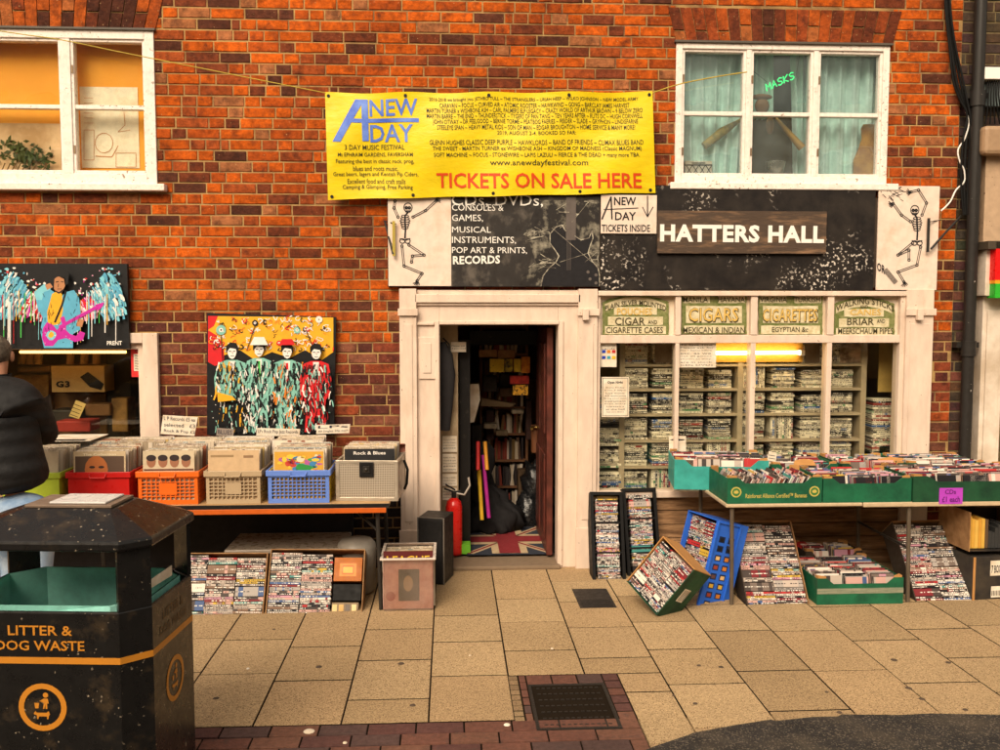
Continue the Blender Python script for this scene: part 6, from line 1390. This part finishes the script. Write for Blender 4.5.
# ================================================================== DISCS, FILMS AND RECORDS: one object each
spine = [(4,(.70,.62,.54)),(4,(.46,.38,.32)),(4,(.56,.33,.28)),(8,(.014,.012,.014)),(6,(.06,.045,.04)),(2,(.16,.12,.1)),(2,(.42,.03,.03)),(2,(.18,.02,.025)),(1,(.05,.22,.2)),(2,(.06,.1,.22)),(1,(.55,.36,.05)),(2,(.2,.12,.08)),(3,(.35,.31,.28)),(1,(.5,.25,.32))]
gamec = [(9,(.85,.78,.62)),(5,(.66,.6,.46)),(3,(.4,.35,.27)),(6,(.04,.035,.03)),(1,(.03,.1,.3)),(1,(.1,.25,.12)),(1,(.3,.05,.04)),(2,(.16,.13,.1))]
KM = {'dvd_case': (spine,1.0), 'cd_case': (spine,1.0), 'game_case': (gamec,1.0), 'vinyl_record': (edgecols,.35)}
def case_mesh(name, kind, m):
    Lx, Tk, D = 1, 1, 1
    return None
def shape(kind, dims):
    L_, Tk, D = dims
    if kind == 'vinyl_record': return [(-L_/2,0,0),(L_/2,0,0),(L_/2,Tk,0),(-L_/2,Tk,0),(-L_/2,0,D),(L_/2,0,D),(L_/2,Tk,D),(-L_/2,Tk,D)]
    return [(-L_/2,-Tk/2,-D),(L_/2,-Tk/2,-D),(L_/2,Tk/2,-D),(-L_/2,Tk/2,-D),(-L_/2,-Tk/2,0),(L_/2,-Tk/2,0),(L_/2,Tk/2,0),(-L_/2,Tk/2,0)]
FACES = [(0,3,2,1),(4,5,6,7),(0,1,5,4),(1,2,6,5),(2,3,7,6),(3,0,4,7)]
def seen_area(kind, M, dims):
    s = shape(kind, dims); q = [proj(M @ Vector(s[i])) for i in ((4,5,6,7) if kind != 'vinyl_record' else (4,5,6,7))]
    a = 0
    for i in range(4): a += q[i][0]*q[(i+1) % 4][1]-q[(i+1) % 4][0]*q[i][1]
    cx = sum(p[0] for p in q)/4
    n = (M.to_3x3() @ Vector((0,0,1))).dot(CAM-(M @ Vector((0,0,0))))
    if cx < 5 or cx > 1000 or (n < 0): return 0
    return abs(a)/2
for kind, lst in CASES.items():
    cols, mk = KM[kind]; m1 = case_mat(kind+'_print', cols, False, mk); m2 = case_mat(kind+'_print_many', cols, True, mk)
    order = sorted(range(len(lst)), key=lambda i: -seen_area(kind, lst[i][0], lst[i][1]))
    lst2 = [i for i in order if seen_area(kind, lst[i][0], lst[i][1]) > 0]
    single = set(lst2[:298]); meshes = {}
    def mesh_for(dims):
        k = (round(dims[0],3), round(dims[1],4), round(dims[2],3))
        if k not in meshes:
            me = bpy.data.meshes.new(kind); vs = shape(kind, k); me.from_pydata(vs, [], FACES); a = me.attributes.new('lc','FLOAT_VECTOR','POINT')
            a.data.foreach_set('vector', [c for v in vs for c in v]); me.materials.append(m1); me.update(); meshes[k] = me
        return meshes[k]
    V = []; Fc = []; LC = []; RN = []
    for i, (M, dims, lab, grp) in enumerate(lst):
        if i in single:
            o = bpy.data.objects.new(kind, mesh_for(dims)); COL.objects.link(o); o.matrix_world = M
            tag(o, lab, {'dvd_case':'film case','cd_case':'disc case','game_case':'game case','vinyl_record':'record'}[kind], grp)
        else:
            s = shape(kind, dims); b0 = len(V); V += [M @ Vector(v) for v in s]; Fc += [tuple(j+b0 for j in f) for f in FACES]; LC += [c for v in s for c in v]; RN += [R.random()]*8
    print(kind, len(lst), 'single', len(single))
    if V:
        me = bpy.data.meshes.new('remaining_'+kind); me.from_pydata([tuple(v) for v in V], [], Fc); a = me.attributes.new('lc','FLOAT_VECTOR','POINT'); a.data.foreach_set('vector', LC)
        a = me.attributes.new('rnd','FLOAT','POINT'); a.data.foreach_set('value', RN); me.materials.append(m2); me.update()
        o = bpy.data.objects.new('remaining_'+kind, me); COL.objects.link(o); o['kind'] = 'stuff'; o['label'] = {'dvd_case':'the smaller visible film cases filling the boxes','cd_case':'the smaller visible disc cases filling the fruit boxes','game_case':'the remaining game cases behind the shop glass','vinyl_record':'the remaining record sleeves on the table'}[kind]

# ================================================================== LITTER BIN
bang = rad(-5)
bc_ = P(147,700,-3.3); BX = bc_.x-.345; BY = -3.32+.28
BM = T(BX, BY, 0) @ rz(bang); bin_ = thing('litter_bin', 'black square litter and dog waste bin with a hipped lid and gold lettering', 'litter bin', BM)
bw, bd, chf = .38, .28, .085; zP = .805; zR = 1.025
binm = mat('bin_black', (.009,.008,.0075), rough=.32, col2=(.06,.04,.022), ns=9, lo=.55, hi=.8, speck=(.35,.28,.2), ss=60, st=.68, coat=.12, spec=.3, smask=(5,.45,.6))
def octo(w, d, c, z): return [Vector(p) for p in ((-w+c,-d,z),(w-c,-d,z),(w,-d+c,z),(w,d-c,z),(w-c,d,z),(-w+c,d,z),(-w,d-c,z),(-w,-d+c,z))]
def bring(mb, w, d, c, z0, z1, t=.012):
    a = octo(w,d,c,z0); b = octo(w,d,c,z1); a2 = octo(w-t,d-t,c,z0); b2 = octo(w-t,d-t,c,z1); vs = a+b+a2+b2; fs = []
    for i in range(8): j = (i+1) % 8; fs += [(i,j,8+j,8+i),(16+i,24+i,24+j,16+j),(8+i,8+j,24+j,24+i),(i,16+i,16+j,j)]
    mb.add(vs, fs)
mb = MB(); bring(mb,bw,bd,chf,.0,zP,.015); mb.build('body_panel', binm, bin_, world=False, bevel=.006)
for sx in (-1,1):
    for sy in (-1,1):
        mb = MB(); pts = [Vector((sx*(bw-chf),sy*bd,zP)),Vector((sx*bw,sy*(bd-chf),zP)),Vector((sx*(bw-.012),sy*(bd-chf-.012),zP)),Vector((sx*(bw-chf-.012),sy*(bd-.012),zP))]
        mb.prism(pts, (0,0,zR-zP)); mb.build('corner_post', binm, bin_, world=False)
mb = MB()
e = .012; a = octo(bw+e,bd+e,chf,zR); b = octo(bw+e,bd+e,chf,zR+.035); tw, td = .185, .11; zt = 1.14; tsx = .03
c = [v+Vector((tsx,0,0)) for v in octo(tw,td,.02,zt)]; vs = a+b+c; fs = []
for i in range(8): j = (i+1) % 8; fs += [(i,j,8+j,8+i),(8+i,8+j,16+j,16+i)]
fs += [tuple(range(16,24)), tuple(range(7,-1,-1))]
mb.add(vs, fs); mb.build('lid', binm, bin_, world=False, bevel=.008)
mb = MB(); mb.box((-tw+.02+tsx,-td+.012,zt+.001),(tw-.02+tsx,td-.012,zt+.012)); mb.build('stub_plate', mat('stub_tan', (.2,.14,.1), rough=.5, metal=.2), bin_, world=False, bevel=.002)
mb = MB(); mb.box((-.08+tsx,-td+.03,zt+.013),(tw-.05+tsx,td-.03,zt+.02)); mb.build('white_cap', mat('cap_white', (.62,.6,.58), rough=.3), bin_, world=False, bevel=.002)
teal = mat('liner_teal', (.34,.76,.67), rough=.35, vary=.15, bump=.3, bs=8)
mb = MB(); bring(mb,bw-.03,bd-.03,.1,.35,zP+.012,.006)
for k, v in enumerate(mb.v):
    if v.z > .5 and v.y < -.1: mb.v[k] = Vector((v.x, v.y, v.z-.05)); mb.build('liner', teal, bin_, world=False)
MB().box((-bw+.05,-bd+.05,.36),(bw-.05,bd-.05,.37)).build('liner_base', teal, bin_, world=False)
gld = mat('bin_gold', (.52,.2,.02), rough=.45, vary=.06)
zs = .615
mb = MB(); bring(mb,bw+.0012,bd+.0012,chf,zs,zs+.024,.001); mb.build('gold_band', gld, bin_, world=False)
mb = MB()
tx = .008
def bfn(x0, x1, z0, h): return lambda u, v: Vector((x0+(x1-x0)*u, -bd-.0016, z0+h*v))
mb.text('LITTER &', bfn(tx-.117,tx+.117,.72,.035), 0, .015); mb.text('DOG WASTE', bfn(tx-.165,tx+.16,.665,.035), 0, .015)
def ring(mb, fn, r0, r1, n=28):
    for i in range(n):
        t0, t1 = 6.2832*i/n, 6.2832*(i+1)/n; mb.poly([fn(r0*math.cos(t0),r0*math.sin(t0)),fn(r0*math.cos(t1),r0*math.sin(t1)),fn(r1*math.cos(t1),r1*math.sin(t1)),fn(r1*math.cos(t0),r1*math.sin(t0))])
def pict(mb, fn):
    ring(mb, fn, .068, .088)
    mb.poly([fn(.012+.01*math.cos(t*.7), .045+.01*math.sin(t*.7)) for t in range(9)])
    mb.poly([fn(x*.001,z*.001) for x, z in ((4,32),(20,32),(23,14),(17,14),(17,-6),(11,-6),(11,12),(6,-6),(1,-6),(5,14),(-8,26),(-11,22))])
    mb.poly([fn(x*.001,z*.001) for x, z in ((-30,16),(-12,16),(-15,-4),(-27,-4))])
    mb.poly([fn(x*.001,z*.001) for x, z in ((-32,-20),(-26,-14),(-22,-20),(14,-20),(22,-14),(26,-26),(22,-32),(20,-44),(15,-44),(14,-34),(-14,-34),(-17,-44),(-22,-44),(-22,-30),(-32,-26))])
pict(mb, lambda x, z: Vector((tx+x, -bd-.0016, .455+z)))
mb2 = MB(); mb2.text('LITTER &', lambda u, v: Vector((bw+.0016, -.1+.2*u, .72+.035*v)), 0, .015); mb2.text('DOG WASTE', lambda u, v: Vector((bw+.0016, -.13+.26*u, .665+.035*v)), 0, .015)
mb.build('gold_lettering', gld, bin_, world=False)
mb = MB(); pict(mb, lambda x, z: Vector((bw+.0016, x, .455+z))); mb.build('emblem_print', gld, bin_, world=False); mb2.build('faded_lettering', mat('faded_gold', (.1,.055,.02), rough=.5), bin_, world=False)
tag(MB().prism([Vector(BM @ Vector(p)) for p in ((bw-.06,-.1,.83),(bw-.045,.1,.83),(bw-.045,.1,.87),(bw-.06,-.1,.86))], (.004,0,.0)).build('crumpled_paper', paper), 'scrap of white card lodged in the open side of the litter bin', 'paper')

# ================================================================== THE BROWSING MAN
def skin(name, joints, edges, m, parent=None, sub=2, root=0, flat=None):
    me = bpy.data.meshes.new(name); o0 = Vector((0,0,0)) if parent is None else wm(parent).translation
    me.from_pydata([tuple(Vector(j[0])-o0) for j in joints], edges, []); o = bpy.data.objects.new(name, me); COL.objects.link(o)
    md = o.modifiers.new('skin','SKIN'); md.use_smooth_shade = True
    for i, j in enumerate(joints):
        sv = me.skin_vertices[0].data[i]; r = j[1]; sv.radius = (r, r) if not isinstance(r, tuple) else r; sv.use_root = (i == root)
    s = o.modifiers.new('sub','SUBSURF'); s.levels = sub; s.render_levels = sub
    me.materials.append(m)
    if parent is not None: o.parent = parent; WM[o.name] = wm(parent).copy()
    return o
pv = P(20,508,-1.42); man_ = thing('person', 'man in a black quilted jacket and blue jeans bending over the records', 'person', (pv.x,pv.y,0))
chest = P(4,425,-1.36); neck = P(-2,378,-1.27); head = P(-6,360,-1.22)
sk = mat('skin', (.42,.2,.12), rough=.5); jk = mat('jacket_black', (.009,.0085,.009), rough=.75, bump=.9, bs=14, quilt=3.6, spec=.3); jn = mat('jeans', (.16,.26,.42), rough=.85, col2=(.36,.45,.56), ns=5, bump=.3, bs=120)
hipR = pv+Vector((.09,0,-.14)); hipL = pv+Vector((-.09,0,-.14)); knR = Vector((hipR.x-.0,hipR.y-.0,.5)); knL = Vector((hipL.x,hipL.y+.12,.5)); anR = Vector((knR.x,knR.y-.08,.08)); anL = Vector((knL.x-.02,knL.y+.0,.08))
shR = P(30,401,-1.33); shL = P(-40,400,-1.27); elR = P(49,437,-1.16); elL = P(-62,440,-1.1); haR = P(38,432,-.93); haL = P(-30,432,-.9)
J = [(pv+Vector((0,0,-.12)),(.05,.04)),(chest,(.07,.05)),(neck,.045),(head+Vector((0,0,.0)),.085),(head+Vector((0,.015,.09)),.075),(shR,.035),(elR,.03),(haR,.028),(shL,.035),(elL,.03),(haL,.028),(hipR,.03),(knR,.04),(anR,.035),(anR+Vector((0,.14,-.04)),.035),(hipL,.03),(knL,.04),(anL,.035),(anL+Vector((0,.14,-.04)),.035)]
# fingers
def hand_pts(h, side):
    base = len(J); 
    palm = h+Vector((0,.07,-.01)); J.append((palm,.022)); ed = []
    for k in range(4):
        x = (-.03+.02*k)*side; a = palm+Vector((x,.04,-.005)); b = a+Vector((0,.03,-.02)); J.append((a,.009)); J.append((b,.008)); n = len(J); ed += [(base,n-2),(n-2,n-1)]
    J.append((palm+Vector((-.045*side,.0,-.01)),.01)); ed.append((base,len(J)-1)); return base, ed
E_ = [(0,1),(1,2),(2,3),(3,4),(1,5),(5,6),(6,7),(1,8),(8,9),(9,10),(0,11),(11,12),(12,13),(13,14),(0,15),(15,16),(16,17),(17,18)]
b_, ed = hand_pts(haR, 1); E_ += [(7,b_)]+ed; b_, ed = hand_pts(haL, -1); E_ += [(10,b_)]+ed
skin('body', J, E_, sk, man_)
J2 = [((pv+chest)/2+Vector((0,0,.02)),(.19,.145)),(pv+Vector((0,0,.07)),(.235,.17)),(chest,(.2,.145)),(neck+Vector((0,-.02,-.05)),(.14,.11)),(neck+Vector((0,.0,.02)),(.082,.082)),(shR,.095),(elR,.072),(haR+Vector((0,-.05,0)),.05),(shL,.095),(elL,.072),(haL+Vector((0,-.05,0)),.05)]
skin('jacket', J2, [(1,0),(0,2),(2,3),(3,4),(3,5),(5,6),(6,7),(3,8),(8,9),(9,10)], jk, man_, root=1)
J3 = [(pv+Vector((0,0,.10)),(.16,.12)),(hipR+Vector((0,0,-.0)),.115),(knR,.085),(anR+Vector((0,0,-.02)),.065),(hipL+Vector((0,0,-.0)),.115),(knL,.085),(anL+Vector((0,0,-.02)),.065),(pv+Vector((0,0,-.03)),(.185,.14))]
skin('jeans', J3, [(0,7),(7,1),(1,2),(2,3),(7,4),(4,5),(5,6)], jn, man_)
hair = mat('hair_grey', (.16,.13,.1), rough=.9, bump=.6, bs=120, col2=(.06,.045,.035), ns=30)
mb = MB(); mb.ball(head+Vector((0,-.012,.052)), (.098,.108,.098), n=20); mb.build('hair', hair, man_)
for s in (-1,1): MB().ball(head+Vector((s*.096,.01,.02)), (.012,.02,.032), n=10).build('ear', sk, man_)
for a_ in (anR, anL): MB().ball(Vector((a_.x,a_.y+.08,.05)), (.05,.14,.05), n=14).build('shoe', blackp, man_)
mb = MB(); 
for k in range(24): t = 6.283*k/24; mb.v.append(neck+Vector((.075*math.cos(t),.075*math.sin(t)-.01,-.045))); 
for k in range(24): t = 6.283*k/24; mb.v.append(neck+Vector((.07*math.cos(t),.07*math.sin(t),.025)))
for k in range(24): j = (k+1) % 24; mb.f.append((k,j,24+j,24+k)); mb.m.append(0); mb.c.append((1,1,1)); mb.sm.append(True)
mb.build('collar', jk, man_)

# ================================================================== THE OTHER SIDE OF THE STREET (seen only in the glass)
ob_ = thing('street_building', 'ochre rendered terrace with dark windows on the other side of the street', 'building', (0,-17.5,0))
MB().box((-16,-22,0),(16,-17.5,7.2)).build('wall', mat('ochre_render', (.62,.36,.12), rough=.9, col2=(.45,.24,.08), ns=1), ob_)
MB().prism([Vector((-16.3,-17.2,7.2)),Vector((-16.3,-22.3,7.2)),Vector((-16.3,-19.7,9.4))], (32.6,0,0)).build('roof', mat('slate', (.06,.055,.05), rough=.8), ob_)
for i in range(9):
    for z in (1.0, 4.2):
        x = -14+i*3.4; wo = MB().box((x,-17.5,z),(x+1.5,-17.44,z+1.9)).build('window', mat('far_frame', (.7,.65,.58)), ob_); MB().box((x+.1,-17.44,z+.1),(x+1.4,-17.42,z+1.8)).build('pane', mat('far_pane', (.03,.035,.04), rough=.1, spec=.6), wo)
lp_ = thing('street_lamp', 'tall black lamp post on the far pavement opposite the shop', 'street lamp', (-4.2,-13,0))
MB().tube([(-4.2,-13,0),(-4.2,-13,6.4)], .06, 10).build('post', blackm, lp_); MB().tube([(-4.2,-13,6.4),(-4.2,-12.2,6.6)], .035, 8).box((-4.3,-12.5,6.5),(-4.1,-11.9,6.6)).build('lamp_head', blackm, lp_)

# ================================================================== CAMERA AND LIGHT
cd = bpy.data.cameras.new('camera'); co = bpy.data.objects.new('camera', cd); COL.objects.link(co); scene.camera = co
cd.sensor_width = 36; cd.lens = 36*F/1000; cd.clip_end = 500; cd.clip_start = .05
Rm = Matrix(((RT.x,UP.x,-FW.x),(RT.y,UP.y,-FW.y),(RT.z,UP.z,-FW.z))).to_4x4(); co.matrix_world = T(*CAM) @ Rm @ Matrix.Rotation(ROLL,4,'Z')
w = bpy.data.worlds.new('World'); scene.world = w; w.use_nodes = True; nt = w.node_tree; nt.nodes.clear()
out = N(nt,'ShaderNodeOutputWorld'); bg = N(nt,'ShaderNodeBackground'); sky = N(nt,'ShaderNodeTexSky', sky_type='NISHITA'); sky.sun_disc = False
EL, AZ = rad(40), rad(203)     # sun behind the camera, a little to its left
sky.sun_elevation = EL; sky.sun_rotation = AZ; sky.air_density = 1.5; sky.dust_density = 4; sky.ozone_density = .6
hs = N(nt,'ShaderNodeHueSaturation'); hs.inputs['Saturation'].default_value = .45; L(nt, sky.outputs[0], hs.inputs['Color'])
L(nt, mixc(nt, 1.0, hs.outputs[0], (1.0,.86,.68), 'MULTIPLY'), bg.inputs[0]); bg.inputs[1].default_value = .12; L(nt, bg.outputs[0], out.inputs[0])
sd = bpy.data.lights.new('sun','SUN'); so = bpy.data.objects.new('sun', sd); COL.objects.link(so); sd.energy = 1.7; sd.angle = rad(34); sd.color = (1,.86,.68)
dirv = Vector((math.sin(AZ)*math.cos(EL), math.cos(AZ)*math.cos(EL), math.sin(EL))); so.rotation_euler = dirv.to_track_quat('Z','Y').to_euler(); so.location = (0,-8,9)
vs = scene.view_settings; vs.view_transform = 'Standard'; vs.look = 'None'; vs.gamma = 1; vs.exposure = .74; vs.use_curve_mapping = False
scene.render.engine = 'CYCLES'
